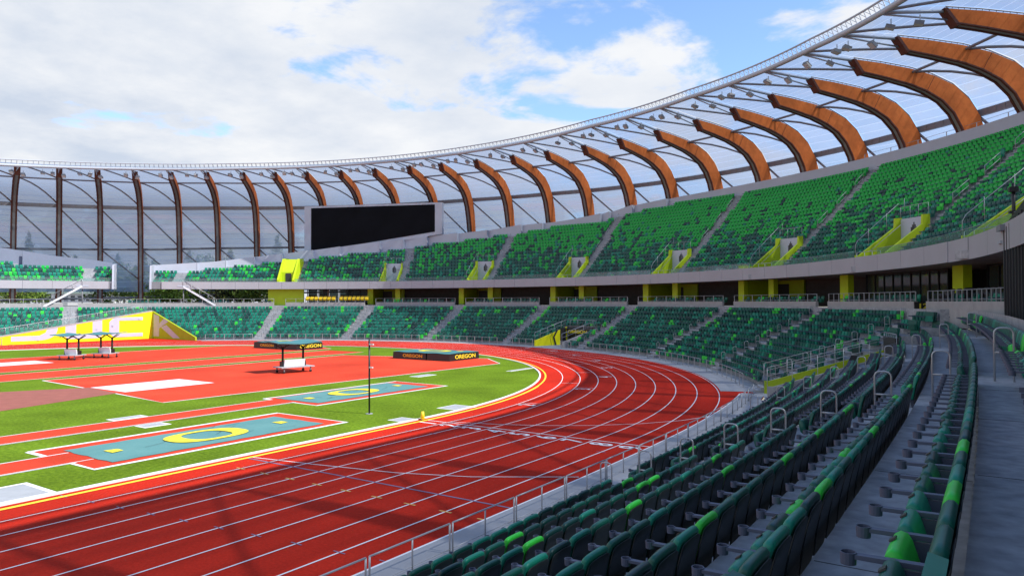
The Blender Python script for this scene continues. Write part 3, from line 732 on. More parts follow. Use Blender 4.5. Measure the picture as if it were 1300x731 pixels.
# yellow seats on the concourse
ym=merged([(back_mb(),0),(pan_mb(),0),(arm_mb(),1)])
YB=back_mb().mesh('backrest',M['yseat'],True); YP=pan_mb().mesh('seat_pan',M['yseat'],True)
k=0
for th in list(np.linspace(122.6,118.6,7))+list(np.linspace(117.4,113.4,7)):
    t=t_of(th); q=P(t,DW-.45); n,e=N(t,DW); k+=1
    o=thing('yellow_seat',f'bright yellow concourse seat, {ordw(k)} from the left of the yellow row','seat',(*q,ZC+.38),math.atan2(n[1],n[0]),'yellow seats on the concourse')
    for m,nm in ((YB,'backrest'),(YP,'seat_pan'),(ARMM,'armrest')):
        c=link(nm,m,o); c.scale=(1.2,1.3,1.2)

# ------------------------------------------------------------------ upper deck entrances, aisles, guards
def vlab(i): return ordw(i+1)
UAs=sorted(UA,reverse=True)
port_no=0
for i,t in enumerate(UAs):
    s=(1+DF/R0) if t>T0 else 1.
    tc=ua(t,DF+2)+(.5+PW/2)/s; n,e=N(tc,DF+2); q=P(ua(t,DF+5),DF+5)-P(t,DF); q/=np.hypot(*q); n=q; e=np.array([-q[1],q[0]]); O=np.array([*P(t+(.5+PW/2)/s,DF+.16),0.]); n3=np.array([*n,0]); e3=np.array([*e,0]); K=np.array([0,0,1.])
    u,v,z=view(O+K*8.5)
    inview=-30<u<1330
    port=thing('stand_entrance',(f'lime walled stair entrance in the upper deck, {vlab(i)} from the left' if inview else 'lime walled stair entrance beyond the right edge'),'entrance',tuple(O+K*7.9),group='lime entrances of the upper deck')
    hw=PW/2; slope=RISE/RUN
    def sw(side,h0,h1):
        a=O+e3*side*hw; prof=[(0.,7.5),(PD,7.5),(PD,8.0+slope*PD+h1),(PD-.7,8.0+slope*PD+h1),(.5,8.3+h0),(0,8.3+h0)]
        prof=[(.42,7.6),(PD,7.6),(PD,8.0+slope*PD+.30),(PD-.6,8.0+slope*PD+.26),(PD-.65,8.0+slope*(PD-.75)+.12),(.7,8.75),(.42,8.75)]
        return MB().prism([a+n3*p+K*q-e3*.09 for p,q in prof],lambda p:p+e3*.18)
    part('side_wall',sw(1,0,0),M['lime'],port); part('side_wall',sw(-1,0,0),M['lime'],port)
    zt=8.0+slope*PD+.2
    part('back_wall',MB().fbox(O,n,e,PD-.14,PD,-hw+.1,hw-.1,7.6,zt),M['parapet'],port)
    part('floor',MB().fbox(O,n,e,-.05,PD-.15,-hw+.1,hw-.1,7.48,7.9),M['conc'],port)
    # dark mural mark on the back wall, glazed gate at the front
    mu=MB()
    for q in range(5): mu.fbox(O,n,e,PD-.155,PD-.145,-.35+.12*q,-.27+.13*q,zt-1.5+.1*math.sin(q*2),zt-.35-.18*abs(q-2)) 
    part('wall_graphic',mu,M['char'],port)
    O_=O; O=O+n3*.45; gm=MB().tube([O+e3*(-hw+.1)+K*8.95,O+e3*(hw-.1)+K*8.95],.022,6)
    for q in (-hw+.12,-.4,.4,hw-.12): gm.tube([O+e3*q+K*7.9,O+e3*q+K*8.95],.018,6)
    gm.tube([O+e3*hw*.45+n3*.6+K*9.0,O+e3*hw*.45+n3*(PD-1.)+K*(9.0+slope*(PD-1.6))],.02,6)
    part('gate_rail',gm,M['rail'],port,True); O=O_
    # guard rails on the side walls and over the back wall
    gr=MB()
    a=O+e3*(hw+.02)
    gr.tube([a+n3*.45+K*8.75,a+n3*.45+K*9.5,a+n3*.65+K*9.85,a+n3*(PD-.2)+K*(9.75+slope*(PD-.45)),a+n3*PD+K*(zt+.95)],.022,6)
    for q in (1.6,3.2,4.8): gr.tube([a+n3*q+K*(8.4+slope*q),a+n3*q+K*(9.6+slope*q)],.018,6)
    a=O+n3*(PD-.05)
    gr.tube([a+e3*hw+K*(zt+.95),a-e3*hw+K*(zt+.95)],.022,6)
    for q in (-hw,-.4,.4,hw): gr.tube([a+e3*q+K*zt,a+e3*q+K*(zt+.95)],.018,6)
    part('guard_rail',gr,M['rail'],port,True)
    # aisle handrails above the entrance
    nr=nrow(t); k=0; i0=8
    while i0+2<=nr:
        d=DU+.62+RUN*(i0-1); d2=d+RUN*2; zz=ZU+RISE*i0; n,e=N(t,d); a=np.array([*P(ua(t,d),d),zz]); b=np.array([*P(ua(t,d2),d2),zz+2*RISE]); ee=np.array([*e,0])
        if -30<view(a+K)[0]<1330:
            k+=1
            o=thing('aisle_handrail',f'sloping steel handrail, {ordw(k)} up in the upper deck aisle, {vlab(i)} aisle from left','handrail',tuple(a),group='handrails in the upper deck aisles')
            part('frame',MB().tube([a,a+K*.95,b+K*.95,b],.024,6),M['rail'],o,True); part('mid_bar',MB().tube([a+K*.5,b+K*.5],.02,6),M['rail'],o,True)
        i0+=4
# yellow doorway block at the left
t=UB[0]; n,e=N(t,DF); O=np.array([*P(t,DF+.2),0.]); n3=np.array([*n,0]); e3=np.array([*e,0])
blk=thing('stand_entrance','yellow sloping doorway block with dark door on the upper deck','entrance',tuple(O+K*8),group=None)
pr=[(.1,7.5),(6.0,7.5),(6.0,12.6),(3.2,12.4),(.1,8.9)]
mbk=MB(); mbk.prism([O+n3*a+K*b-e3*1.35 for a,b in pr],lambda p:p+e3*.3); mbk.prism([O+n3*a+K*b+e3*1.05 for a,b in pr],lambda p:p+e3*.3)
part('side_wall',mbk,M['lime'],blk)
part('back_wall',MB().prism([O+n3*a+K*b-e3*1.04 for a,b in ((1.8,7.6),(6.0,7.6),(6.0,12.5),(3.2,12.3),(1.8,10.2))],lambda p:p+e3*2.08),M['lime'],blk)
part('door',MB().fbox(O,n,e,1.72,1.79,-.45,.45,8.0,10.0),M['char'],blk)
# glass guards on the deck front between entrances
gs=sorted([(-2.,)]+[(a,) for a in UA]); gl=sorted(UA); edges=[]; s=1+DF/R0
start=8.
for a in [x for x in gl if x>T0]:
    edges.append((start,a-.1)); start=a+(.5+PW+.1)/s
edges+= [(start,t_of(124.6)),(t_of(127.4),t_of(GAP[0])-.3),(t_of(GAP[1])+.3,t_of(170))]
for i,(a,b) in enumerate(sorted(edges,reverse=True)):
    g=thing('glass_guard',f'clear glass guard on the upper deck front, {ordw(i+1)} stretch from the left','glass guard',(*P((a+b)/2,DF+.25),8.5),group='glass guards along the deck front')
    mb=MB(); x=a
    nn=max(1,int((b-a)/1.5)); 
    for q in range(nn):
        y0,y1=a+(b-a)*q/nn+.01,a+(b-a)*(q+1)/nn-.01; arcwall(mb,y0,y1,DF+.22,DF+.235,8.52,9.02,2.)
    part('glass_pane',mb,M['glass'],g)
    part('top_cap',MB().tube([(*P(x,DF+.228),9.03) for x in np.linspace(a,b,max(3,int((b-a)/1.)))],.012,6),M['rail'],g,True)
# rail on top of the parapet at the right
make_railing('parapet_railing','thin steel railing on the parapet below the ribs at upper right','',t_of(24),t_of(53),DU+.62+RUN*21.6,lambda x:pz(x)-.02,.62,2.2)

# ------------------------------------------------------------------ concourse under the deck
cw=MB(); arcwall(cw,-40,t_of(118.8),DW+6.6,DW+6.9,ZC,7.46,1.2)
solo('concourse_back_wall',cw,M['dwall'],'dark brown wall at the back of the concourse under the deck','wall')
cols=[(113.6,.45),(109.3,.4),(99.1,.42),(94.4,.42),(84.2,.45),(79.6,.42),(69.3,.46),(64.7,.45),(54.6,.45),(50.2,.4),(39.9,.6),(25.2,.7)]
for i,(th,w) in enumerate(cols):
    t=t_of(th); n,e=N(t,DW); O=(*P(t,DW+2.2),0)
    o=thing('lime_column',f'square lime green column under the upper deck, {ordw(i+1)} from the left','column',(*P(t,DW+2.2),ZC),group='lime columns along the concourse')
    part('shaft',MB().fbox(O,n,e,-.25,.25,-w,w,ZC+.001,7.465),M['lime'],o)
    part('base',MB().fbox(O,n,e,-.28,.28,-w-.03,w+.03,ZC+.001,ZC+.12),M['dsteel'],o)
recs=[(113.3,109.6),(98.8,94.7),(83.9,79.9),(69,65),(54.3,50.5)]
for i,(a,b) in enumerate(recs):
    o=thing('entrance_recess',f'lime walled passage under the deck between columns, {ordw(i+1)} from the left','passage',(*P(t_of((a+b)/2),DW+5),ZC),group='lime passages under the deck')
    w=MB(); ta,tb=t_of(b),t_of(a)
    n,e=N(tb,DW); w.fbox((*P(tb,DW+2.5),0),n,e,0,4.,-.1,.06,ZC,7.46)
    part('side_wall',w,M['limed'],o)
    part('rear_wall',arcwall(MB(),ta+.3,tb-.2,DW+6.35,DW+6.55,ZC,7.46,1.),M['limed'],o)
    dth=.5*(ta+tb)+.4
    part('doorway',arcwall(MB(),dth-.1,dth+1.1,DW+6.3,DW+6.34,ZC,7.1,.6),M['char'],o)
    part('picture_panel',arcwall(MB(),dth+1.4,dth+2.2,DW+6.3,DW+6.34,ZC+.9,6.9,.6),M['parapet'],o)
wp=MB(); arcwall(wp,t_of(123.5),t_of(128.8),DW+.9,DW+1.2,ZC,7.46,.8); n,e=N(t_of(123.5),DW)
solo('lime_panel_wall',wp,M['lime'],'wide lime green wall panel left of the dark entrance front','wall')
def glazing(label,ta,tb,d,z0,z1,n,blind=.45):
    o=thing('glazed_entrance',label,'window front',(*P((ta+tb)/2,d),z0),group=None)
    fr=MB(); pn=MB(); bd=MB()
    for q in range(n+1):
        t=ta+(tb-ta)*q/n; nn,e=N(t,d); fr.fbox((*P(t,d),0),nn,e,-.06,.08,-.05,.05,z0,z1)
    arcwall(fr,ta,tb,d-.04,d+.06,z1-.12,z1,1.); arcwall(fr,ta,tb,d-.04,d+.06,z0,z0+.1,1.)
    part('frame',fr,M['black'],o)
    for q in range(n):
        a,b=ta+(tb-ta)*(q+.08)/n,ta+(tb-ta)*(q+.92)/n
        part('pane',arcwall(MB(),a,b,d,d+.02,z0+.1,z1-.12,2.),M['dglass'],o)
        if q%4!=3: part('blind',arcwall(MB(),a+.02,b-.02,d+.06,d+.07,z0+1.25 if q%2 else z0+1.1,z1-.5-.2*(q%3),2.),M['bench'],o)
glazing('dark glazed entrance front behind the yellow seats',t_of(113.9),t_of(123.4),DW+2.6,ZC,7.45,6)
glazing('row of tall dark windows under the deck, left one of two rows',t_of(28.8),t_of(38.8),DW+3.2,ZC,7.45,9)
glazing('row of tall dark windows behind the black chairs at right',t_of(13),t_of(24.3),DW+3.2,ZC,7.45,9)
# black chairs on the concourse at right
k=0
cb=back_mb().mesh('backrest',M['black'],True); cp=pan_mb().mesh('seat_pan',M['black'],True)
for t in np.linspace(t_of(25.2),9.8,17):
    k+=1; n,e=N(t,DW); q=P(t,DW+.75)
    o=thing('black_chair',f'black chair behind the concourse railing, {ordw(k)} from the left of its row','chair',(*q,ZC+.15),math.atan2(n[1],n[0]),'black chairs on the concourse')
    for m,nm in ((cb,'backrest'),(cp,'seat_pan'),(ARMM,'armrest')):
        c=link(nm,m,o); c.scale=(1.2,1.15,1.2)
# black louvred tower at the right edge
p=P(9.1,DW-.35); 
tw=thing('equipment_tower','black louvred equipment tower at the right edge with a short mast','tower',(*p,ZC))
n,e=N(8,DW); O=np.array([*p,0.]); n3=np.array([*n,0]); e3=np.array([*e,0])
part('casing',MB().prism([O+e3*a+K*b for a,b in ((0,ZC-.6),(.1,8.15),(-.6,8.5),(-6,9.6),(-6,ZC-.6))],lambda q:q+n3*1.2),M['black'],tw)
lv_=MB(); 
for q in range(10): lv_.fbox(O,n,e,-.05,.0,-.35-.5*q,-.28-.5*q,ZC-.5,8.3+.08*q)
part('louvre',lv_,M['char'],tw)
ms=O+e3*.08+n3*.4
part('mast',MB().tube([ms+K*8.0,ms+K*10.25],.07,8),M['black'],tw,True)
part('mast_fitting',MB().fbox(ms,n,e,-.16,.16,-.16,.16,9.0,9.1).fbox(ms,n,e,-.16,.16,-.16,.16,9.9,10.1),M['black'],tw)
part('camera_box',MB().fbox(O,n,e,-.2,.2,-.55,.25,8.25,8.5),M['dsteel'],tw)
part('side_light',MB().fbox(O,n,e,-.1,.1,.05,.6,7.75,7.87),M['steel'],tw)

for tq,txt,lb in ((LAT[1],'125','before'),(LAT[2],'126','past')):
    tt=la(tq,DW)+.745; n,e=N(tt,DW); q=P(tt,DW+.3)
    o=thing('section_sign',f'small black sign with yellow number in the wall gap, aisle just {lb} the corner entrance','sign',(*q,ZC))
    part('board',MB().fbox((*q,0),n,e,-.5,1.1,-.045,-.005,ZC-.35,ZC+.42),M['black'],o)
    me=text_mesh(txt,.42,M['yel'],.003,.01); text_xform(me,(*(q+n*.15-e*.05),ZC+.14),(*n,0),(0,0,1),1.5,1.)
    c=link('sign_number',me,o); c.matrix_parent_inverse=Matrix.Translation(Vector(o.location)).inverted()
# ------------------------------------------------------------------ corner entrance V1 and bend entrance V2
v1=thing('corner_entrance','lime corner ramp entrance with steel rails between the near stand and the bend','entrance',(*V1O,0))
O=np.array([*V1O,0.]); n3=np.array([*V1E,0]); e3=np.array([*V1N,0])
def slopez(d): return np.interp(d,[0]+dp[1:],[.1]+TR[:9]+[4.4]) 
def side_profile(dmax,extra=.55): 
    return [(0.3,0.0),(dmax,0.0),(dmax,slopez(dmax)+extra),(.6,.75),(.3,.75)]
for sgn in (1,-1):
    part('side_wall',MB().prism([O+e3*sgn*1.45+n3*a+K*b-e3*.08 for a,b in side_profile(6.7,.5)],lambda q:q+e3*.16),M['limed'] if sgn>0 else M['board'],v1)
    # chevrons on the inner face
ch=MB()
for a,c in ((4.9,0),(5.9,1)):
    w=.45
    z0=lambda x:slopez(x)+.3
    ch.prism([O+e3*1.352+n3*x+K*z for x,z in ((a,.05),(a+w,.05),(a+w-.5,1.2),(a+w,2.3),(a,2.3),(a-.5,1.2))],lambda q:q-e3*.012)
part('chevron',ch,M['char'],v1)
part('portal',MB().fbox(O,V1E,V1N,6.55,6.7,-1.4,1.4,2.2,3.4),M['char'],v1)
part('passage_shade',MB().fbox(O,V1E,V1N,6.72,6.8,-1.4,1.4,0.02,2.2),M['black'],v1)  # black slab stands for the shade inside the tunnel mouth
part('floor',MB().fbox(O,V1E,V1N,.2,6.6,-1.4,1.4,.0,.02),M['conc'],v1)
rl=MB()
for sgn in (1,-1):
    for h in (1.0,.55):
        rl.tube([O+e3*sgn*1.45+n3*.3+K*(.75+h),O+e3*sgn*1.45+n3*6.6+K*(slopez(6.6)+.5+h)],.017,6)
    for a in np.linspace(.3,6.6,6): rl.tube([O+e3*sgn*1.45+n3*a+K*(slopez(a)+.2),O+e3*sgn*1.45+n3*a+K*(np.interp(a,[.3,6.6],[.75,slopez(6.6)+.5])+1.)],.016,6)
rl.tube([O+n3*6.6+e3*1.45+K*(slopez(6.6)+1.5),O+n3*6.6-e3*1.45+K*(slopez(6.6)+1.5)],.022,6)
for q in np.linspace(-1.3,1.3,7): rl.tube([O+n3*6.6+e3*q+K*(slopez(6.6)+.3),O+n3*6.6+e3*q+K*(slopez(6.6)+1.5)],.016,6)
part('hand_rail',rl,M['rail'],v1,True)
# steps beside the corner entrance
st=MB()
for q in range(5): st.fbox(O,V1E,V1N,-.2+.33*q,.14+.33*q,1.62,2.75,.0,.17*(q+1))
st_=solo('corner_steps',st,M['apron'],'short concrete steps between track corner and the bend aisle','steps')
v2=thing('bend_entrance','bright yellow ramp entrance with dark chevrons and sign in the bend seats','entrance',(*P(t_of((V2A+V2B)/2),0),0))
ta,tb=t_of(V2A),t_of(V2B)
for t,mm,nm in ((tb,M['yellow'],'side_wall'),(ta,M['board'],'side_wall')):
    n,e=N(t,3); o3=np.array([*P(t,0),0.]); a3=np.array([*n,0]); b3=np.array([*e,0])
    part(nm,MB().prism([o3+a3*x+K*z-b3*.1 for x,z in side_profile(V2D+.15,.42)],lambda q:q+b3*.2),mm,v2)
n,e=N(tb,3); o3=np.array([*P(tb,0),0.]); a3=np.array([*n,0]); b3=np.array([*e,0])
ch=MB()
def bent(x0,w,bend,zt):
    for za,zb,xa,xb in ((.03,1.,x0,x0-bend),(1.,zt,x0-bend,x0+bend*.9)):
        ch.prism([o3-b3*.103+a3*x+K*z for x,z in ((xa,za),(xa+w,za),(xb+w,zb),(xb,zb))],lambda q:q-b3*.01)
bent(3.0,.05,.3,1.62); bent(3.55,.30,.32,1.85); bent(4.5,1.0,.0,2.1)
part('chevron',ch,M['char'],v2)
part('portal_header',arcwall(MB(),ta+.12,tb-.12,V2D,V2D+.2,1.45,slopez(V2D)+.42,1.),M['char'],v2)
part('passage_shade',arcwall(MB(),ta-.1,tb+.1,V2D+.21,V2D+.3,0.02,2.2,1.),M['black'],v2)  # black sheet behind the header, in place of the opening's inner shade
part('inner_panel',arcwall(MB(),ta+1.2,ta+2.2,V2D+.15,V2D+.2,0.02,1.3,1.),M['limed'],v2)
part('floor',arcwall(MB(),ta,tb,.2,V2D+1.3,.0,.02,1.),M['conc'],v2)
tm=(ta+tb)/2+.55; n,e=N(tm,V2D)
me=text_mesh('OREGON',.62,M['yel'],.01,.02); text_xform(me,(*(P(tm,V2D)-n*.035),slopez(V2D)-.08),(*-e,0),(0,0,1),1.25,.8)
o=link('sign_letters',me,v2); o.matrix_parent_inverse=Matrix.Translation(Vector(v2.location)).inverted()
rl=MB()
for t in (ta,tb):
    n,e=N(t,3); o3=np.array([*P(t,0),0.]); a3=np.array([*n,0])
    h1=slopez(V2D)+.42
    rl.tube([o3+a3*.3+K*.75,o3+a3*.3+K*1.65,o3+a3*V2D+K*(h1+.95),o3+a3*V2D+K*h1],.03,6); rl.tube([o3+a3*.3+K*1.2,o3+a3*V2D+K*(h1+.5)],.02,6)
    for x in np.linspace(1.2,4.8,4): rl.tube([o3+a3*x+K*np.interp(x,[.3,V2D],[.75,h1]),o3+a3*x+K*np.interp(x,[.3,V2D],[1.65,h1+.95])],.018,6)
rl.tube([(*P(x,V2D+.1),h1+.95) for x in np.linspace(ta,tb,6)],.03,6)
for x in np.linspace(ta+.6,tb-.6,4): rl.tube([(*P(x,V2D+.1),h1),(*P(x,V2D+.1),h1+.95)],.018,6)
part('hand_rail',rl,M['rail'],v2,True)

# ------------------------------------------------------------------ yellow chute wall with the big letters
WX=-46.75; Y0,Y1=9.,33.4
def wtop(y): return np.interp(y,[9,13.84,33.4],[.6,1.05,4.05])
yw=thing('chute_wall','long bright yellow wall with huge grey letters cutting into the seats at left','wall',(WX,24,0))
part('long_wall',MB().prism([(WX,Y0,0),(WX,Y1,0),(WX,Y1,wtop(Y1)),(WX,13.84,wtop(13.84)),(WX,Y0,wtop(Y0))],lambda p:p+np.array([-.25,0,0])),M['yellow'],yw)
Bx=-35.6
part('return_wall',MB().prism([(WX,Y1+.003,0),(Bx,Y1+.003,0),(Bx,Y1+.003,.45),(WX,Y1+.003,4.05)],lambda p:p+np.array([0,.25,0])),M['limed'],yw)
part('coping',MB().prism([(WX+.03,Y0,wtop(Y0)+.002),(WX+.03,13.84,wtop(13.84)+.002),(WX+.03,Y1,wtop(Y1)+.002),(WX+.03,Y1,wtop(Y1)+.16),(WX+.03,13.84,wtop(13.84)+.16),(WX+.03,Y0,wtop(Y0)+.16)],lambda p:p+np.array([-.34,0,0])),M['board'],yw)
# letters are clipped by the sloping wall top: sample columns
def wall_y(u):   # picture column -> position along the wall (inverse of view)
    lo,hi=Y0-6,Y1
    for _ in range(40):
        m=(lo+hi)/2
        if view((WX,m,1.))[0]<u: lo=m
        else: hi=m
    return lo
lt=MB()
LX=[.008]
def quadcol(ya,yb,za0,za1,zb0,zb1):
    za1=min(za1,wtop(ya)-.02); zb1=min(zb1,wtop(yb)-.02)
    if za1<=za0 and zb1<=zb0: return
    w=WX+LX[0]; lt.add([(w,ya,za0),(w,yb,zb0),(w,yb,max(zb1,zb0)),(w,ya,max(za1,za0))],[(0,1,2,3)])
def band(f0,f1,ya,yb,n=14):
    ys=np.linspace(ya,yb,n+1); LX[0]+=.004
    for a,b in zip(ys[:-1],ys[1:]): quadcol(a,b,f0(a),f1(a),f0(b),f1(b))
ZB,ZT=.42,3.5
def roundlow(y,yc,r): return ZB+ (r-math.sqrt(max(0,r*r-(y-yc)**2)))
# D
yd0,yd1=wall_y(14),wall_y(73); bar=1.35
band(lambda y:ZB,lambda y:ZB+.62,yd0,yd1-2.2,8)
band(lambda y:ZB+ (2.2-math.sqrt(max(0,2.2**2-(y-(yd1-2.2))**2)))*.6,lambda y:ZB+.62+ (0 if y<yd1-2.2 else (9 if y>yd1-1.35 else (y-yd1+2.2)*.5)),yd1-2.2,yd1,12)
# U
a,b=wall_y(83),wall_y(96.5); band(lambda y:ZB+.3,lambda y:9,a,b,4); c,d=wall_y(117.5),wall_y(129.5); band(lambda y:ZB+.3,lambda y:9,c,d,4); band(lambda y:ZB,lambda y:ZB+.55,a+.5,d-.5,6)
band(lambda y:ZB+.3*(1-min(1,(y-a)/.5)),lambda y:ZB+.32,a,a+.5,4); band(lambda y:ZB+.3*min(1,(y-d+.5)/.5),lambda y:ZB+.32,d-.5,d,4)
# C
a,b=wall_y(138.5),wall_y(151); e_=wall_y(181)
band(lambda y:ZB+max(0,1-(y-a)/1.0)**2*.7,lambda y:ZT-.25-max(0,1-(y-a)/1.0)**2*.7,a,b,10); band(lambda y:ZB,lambda y:ZB+.52,b,e_,8); band(lambda y:ZT-.72,lambda y:ZT-.25,b,e_,8)
part('wall_letter',lt,M['lgrey'],yw)
k_=MB(); yk=Y1-.006
def kst(p): k_.add([(x,yk,z) for x,z in p],[tuple(range(len(p)))])
kst([(-46.4,.35),(-44.9,.35),(-44.9,3.35),(-46.4,3.7)]); kst([(-44.85,1.55),(-42.4,2.6),(-43.6,3.0),(-44.85,2.3)]); kst([(-44.4,1.7),(-41.2,.2),(-39.4,.2),(-43.0,2.1)])
part('wall_letter',k_,M['lgrey'],yw)
rl=MB().tube([(WX-.1,y,wtop(y)+1.05) for y in np.linspace(Y0,Y1,12)],.03,6)
for y in np.arange(Y0+.3,Y1,1.25): rl.tube([(WX-.1,y,wtop(y)+.1),(WX-.1,y,wtop(y)+1.05)],.02,6)
part('guard_rail',rl,M['rail'],yw,True)
gp=MB()
for y in np.arange(Y0+.4,Y1-1,1.25): gp.add([(WX-.1,y,wtop(y)+.2),(WX-.1,y+1.1,wtop(y+1.1)+.2),(WX-.1,y+1.1,wtop(y+1.1)+.95),(WX-.1,y,wtop(y)+.95)],[(0,1,2,3)])
part('glass_pane',gp,M['glass'],yw)
# concrete rear faces that close the terrace behind the notch
nb=MB()
# ------------------------------------------------------------------ two deck stairs at the left
for th,sgn,lb in ((153.6,1,'left'),(140.6,-1,'right')):
    t=t_of(th); a=np.array([*P(t,DW+.2),7.9]); t2=t+sgn*3.9; b=np.array([*P(t2,DW+.2),ZC]); n,e=N(t,DW); n3=np.array([*n,0])
    o=thing('deck_stair',f'white steel stair descending {lb}ward from the upper deck to the concourse','stair',tuple(b))
    for s_ in (-.6,.6): part('stringer',MB().prism([a+n3*s_+K*-.25,b+n3*s_+K*-.25,b+n3*s_+K*.08,a+n3*s_+K*.08],lambda q:q+n3*.06),M['white'],o)
    tr_=MB(); ee=(b-a)/16
    for q in range(16): c=a+ee*(q+.5); tr_.fbox(c,n,e,-.55,.55,-.14,.14,-.03,.0)
    part('tread',tr_,M['steel'],o)
    rl=MB()
    for s_ in (-.62,.62):
        rl.tube([a+n3*s_+K*1.0,b+n3*s_+K*1.0],.03,6)
        for q in np.linspace(0,1,5): c=a+(b-a)*q; rl.tube([c+n3*s_,c+n3*s_+K*1.0],.022,6)
    part('hand_rail',rl,M['rail'],o,True)
    part('landing',MB().fbox((*P(t,DF),0),n,e,-.1,1.2,-.8,.8,7.8,7.95),M['parapet'],o)
    part('support_post',MB().tube([(*P(t,DW),ZC),(*P(t,DW),7.8)],.09,8),M['dsteel'],o,True)

# ------------------------------------------------------------------ roof
RT=[161.1,156.5,152.1,147.6,143.07,138.4,133.5,129.05,124.5,119.5,114.4,109.1,104.2,98.7,93.0,87.6,81.8,76.3,70.7,64.9,59.6,54.3,49.1,43.7,38.5,33.1,27.6,22.,16.3,10.6,5.]
RT=[172.,166.4]+RT
def rz(th): return float(np.interp(th,[5,25,38,49,60,80,93,105,120,138,147,161,175],[-1.2,-1.3,-.75,-.35,-.15,.05,.30,.25,-.25,-.75,-1.25,-1.75,-2.2]))
def polar(th,R):
    if th>0: return np.array([math.cos(rad(th)),math.sin(rad(th))])*R
    return np.array([R,th*1.05])          # along the straight: th<0 counts metres/1.05
RS,ZS=1.9,.5
TOP=[(63.9,26.95),(66.5,26.75),(69.5,26.40),(71.8,25.9),(73.9,25.1),(75.4,23.9),(76.5,22.4),(77.2,20.4),(77.6,18.),(77.9,14.5),(78.,10.),(78.,5.5)]
TOP=[(a+RS,b+ZS*(1 if b>16 else 0)) for a,b in TOP]
BOT=[(64.6,25.75),(66.8,25.35),(69.3,24.8),(70.9,24.25),(72.4,23.45),(73.5,22.4),(74.3,21.),(74.9,19.2),(75.4,17.),(75.9,14.),(76.3,10.),(76.5,5.5)]
BOT=[(b[0]+(a[0]-RS-b[0])*.13,b[1]+(a[1]-ZS*(1 if a[1]>16.5 else 0)-b[1])*.13) for a,b in zip(TOP,BOT)]
BOT=[(a+RS,b+ZS*(1 if b>16 else 0)) for a,b in BOT]
def rib(th,label):
    c=polar(th,1.) if th>0 else np.array([1.,0.]); base=polar(th,0.) if th>0 else np.array([0,th*1.05])
    e=c; n=np.array([-c[1],c[0]]); dz=rz(max(th,5))
    pt=lambda R,z,s: (*(base+e*R+n*s),z+dz*(1 if z>14 else max(0,(z-5.5)/8.5)))
    o=thing('roof_rib',label,'roof rib',pt(78,5,0),group='curved weathered steel roof ribs')
    hw=.34; m=MB(); k=len(TOP)
    for s in (-hw,hw):
        m.add([pt(*q,s) for q in TOP]+[pt(*q,s) for q in BOT],[(i,i+1,k+i+1,k+i) for i in range(k-1)])
    m.add([pt(*TOP[0],-hw),pt(*TOP[0],hw),pt(*BOT[0],hw),pt(*BOT[0],-hw)],[(0,1,2,3)],1)
    part('side_panel',m,[M['rust'],M['rustd']],o)
    # dark flange edges and grey soffit, outer grey flange
    f=MB()
    for s0,s1 in ((-hw-.10,-hw+.14),(hw-.14,hw+.10)):
        vs=[]
        for (R,z) in BOT: vs+=[pt(R-.06,z-.06,s0),pt(R-.06,z-.06,s1),pt(R+.03,z+.02,s1),pt(R+.03,z+.02,s0)]
        for i in range(k-1):
            pass
        f.add(vs,[(4*i+j,4*i+(j+1)%4,4*i+4+(j+1)%4,4*i+4+j) for i in range(k-1) for j in range(4)]+[(3,2,1,0)])
    # tip blade
    f.hexa([pt(a+RS,b+ZS,q) for a,b,q in ((63.6,27.0,-hw-.08),(64.5,25.7,-hw-.08),(64.5,25.7,hw+.08),(63.6,27.0,hw+.08),(63.85,27.0,-hw-.08),(64.75,25.75,-hw-.08),(64.75,25.75,hw+.08),(63.85,27.0,hw+.08))])
    part('flange_edge',f,M['rustd'],o)
    s_=MB(); vs=[]
    for (R,z) in BOT: vs+=[pt(R-.005,z-.01,-hw+.12),pt(R-.005,z-.01,hw-.12)]
    s_.add(vs,[(2*i,2*i+1,2*i+3,2*i+2) for i in range(k-1)]); part('soffit',s_,M['soffit'],o)
    # stand-off rail between rib and film
    r_=MB().tube([pt(R+ (.18 if z<25 else .02),z+.30,0) for R,z in TOP[:9]],.05,5)
    r_.tube([pt(R,z+.06,0) for R,z in TOP[:9]],.10,5)
    for i in range(8):
        for q in np.linspace(0,1,7)[:-1]:
            R=TOP[i][0]*(1-q)+TOP[i+1][0]*q; z=TOP[i][1]*(1-q)+TOP[i+1][1]*q; r_.tube([pt(R,z,0),pt(R+.1,z+.3,0)],.025,4,cap=False)
    part('stand_off_rail',r_,M['dsteel'],o)
    # strut out to the leading tube
    tR,tz=tube(th); part('tip_strut',MB().tube([pt(65.+RS,26.9+ZS,0),(*( base+e*tR),tz-.3)],.13,6).tube([pt(64.2+RS,26.3+ZS,.1),(*(base+e*(tR+.2)),tz-.45)],.07,6),M['steel'],o,True)
    part('panel_joint',MB().tube([pt(71.8+RS,25.88+ZS,hw+.006),pt(70.9+RS,24.27+ZS,hw+.006)],.02,4).tube([pt(71.8+RS,25.88+ZS,-hw-.006),pt(70.9+RS,24.27+ZS,-hw-.006)],.02,4),M['rustd'],o)
    return o
def tube(th):
    R=float(np.interp(th,[-80,0,12,25,42,60,180],[62.2,62.2,62.0,61.4,60.8,59.8,59.6])); z=float(np.interp(th,[-80,0,12,25,42,60,76,96,115,133,149,163,178],[27.8,27.4,26.4,25.9,27.55,28.35,28.6,28.05,27.4,26.75,25.9,25.05,24.2]))  # unseen near-side stretch shaped so the roof shadow lands on the near lanes
    return R,z
ribs_all=[(t,True) for t in RT]+[(-1.5-5.5*i,False) for i in range(10)]
k=0
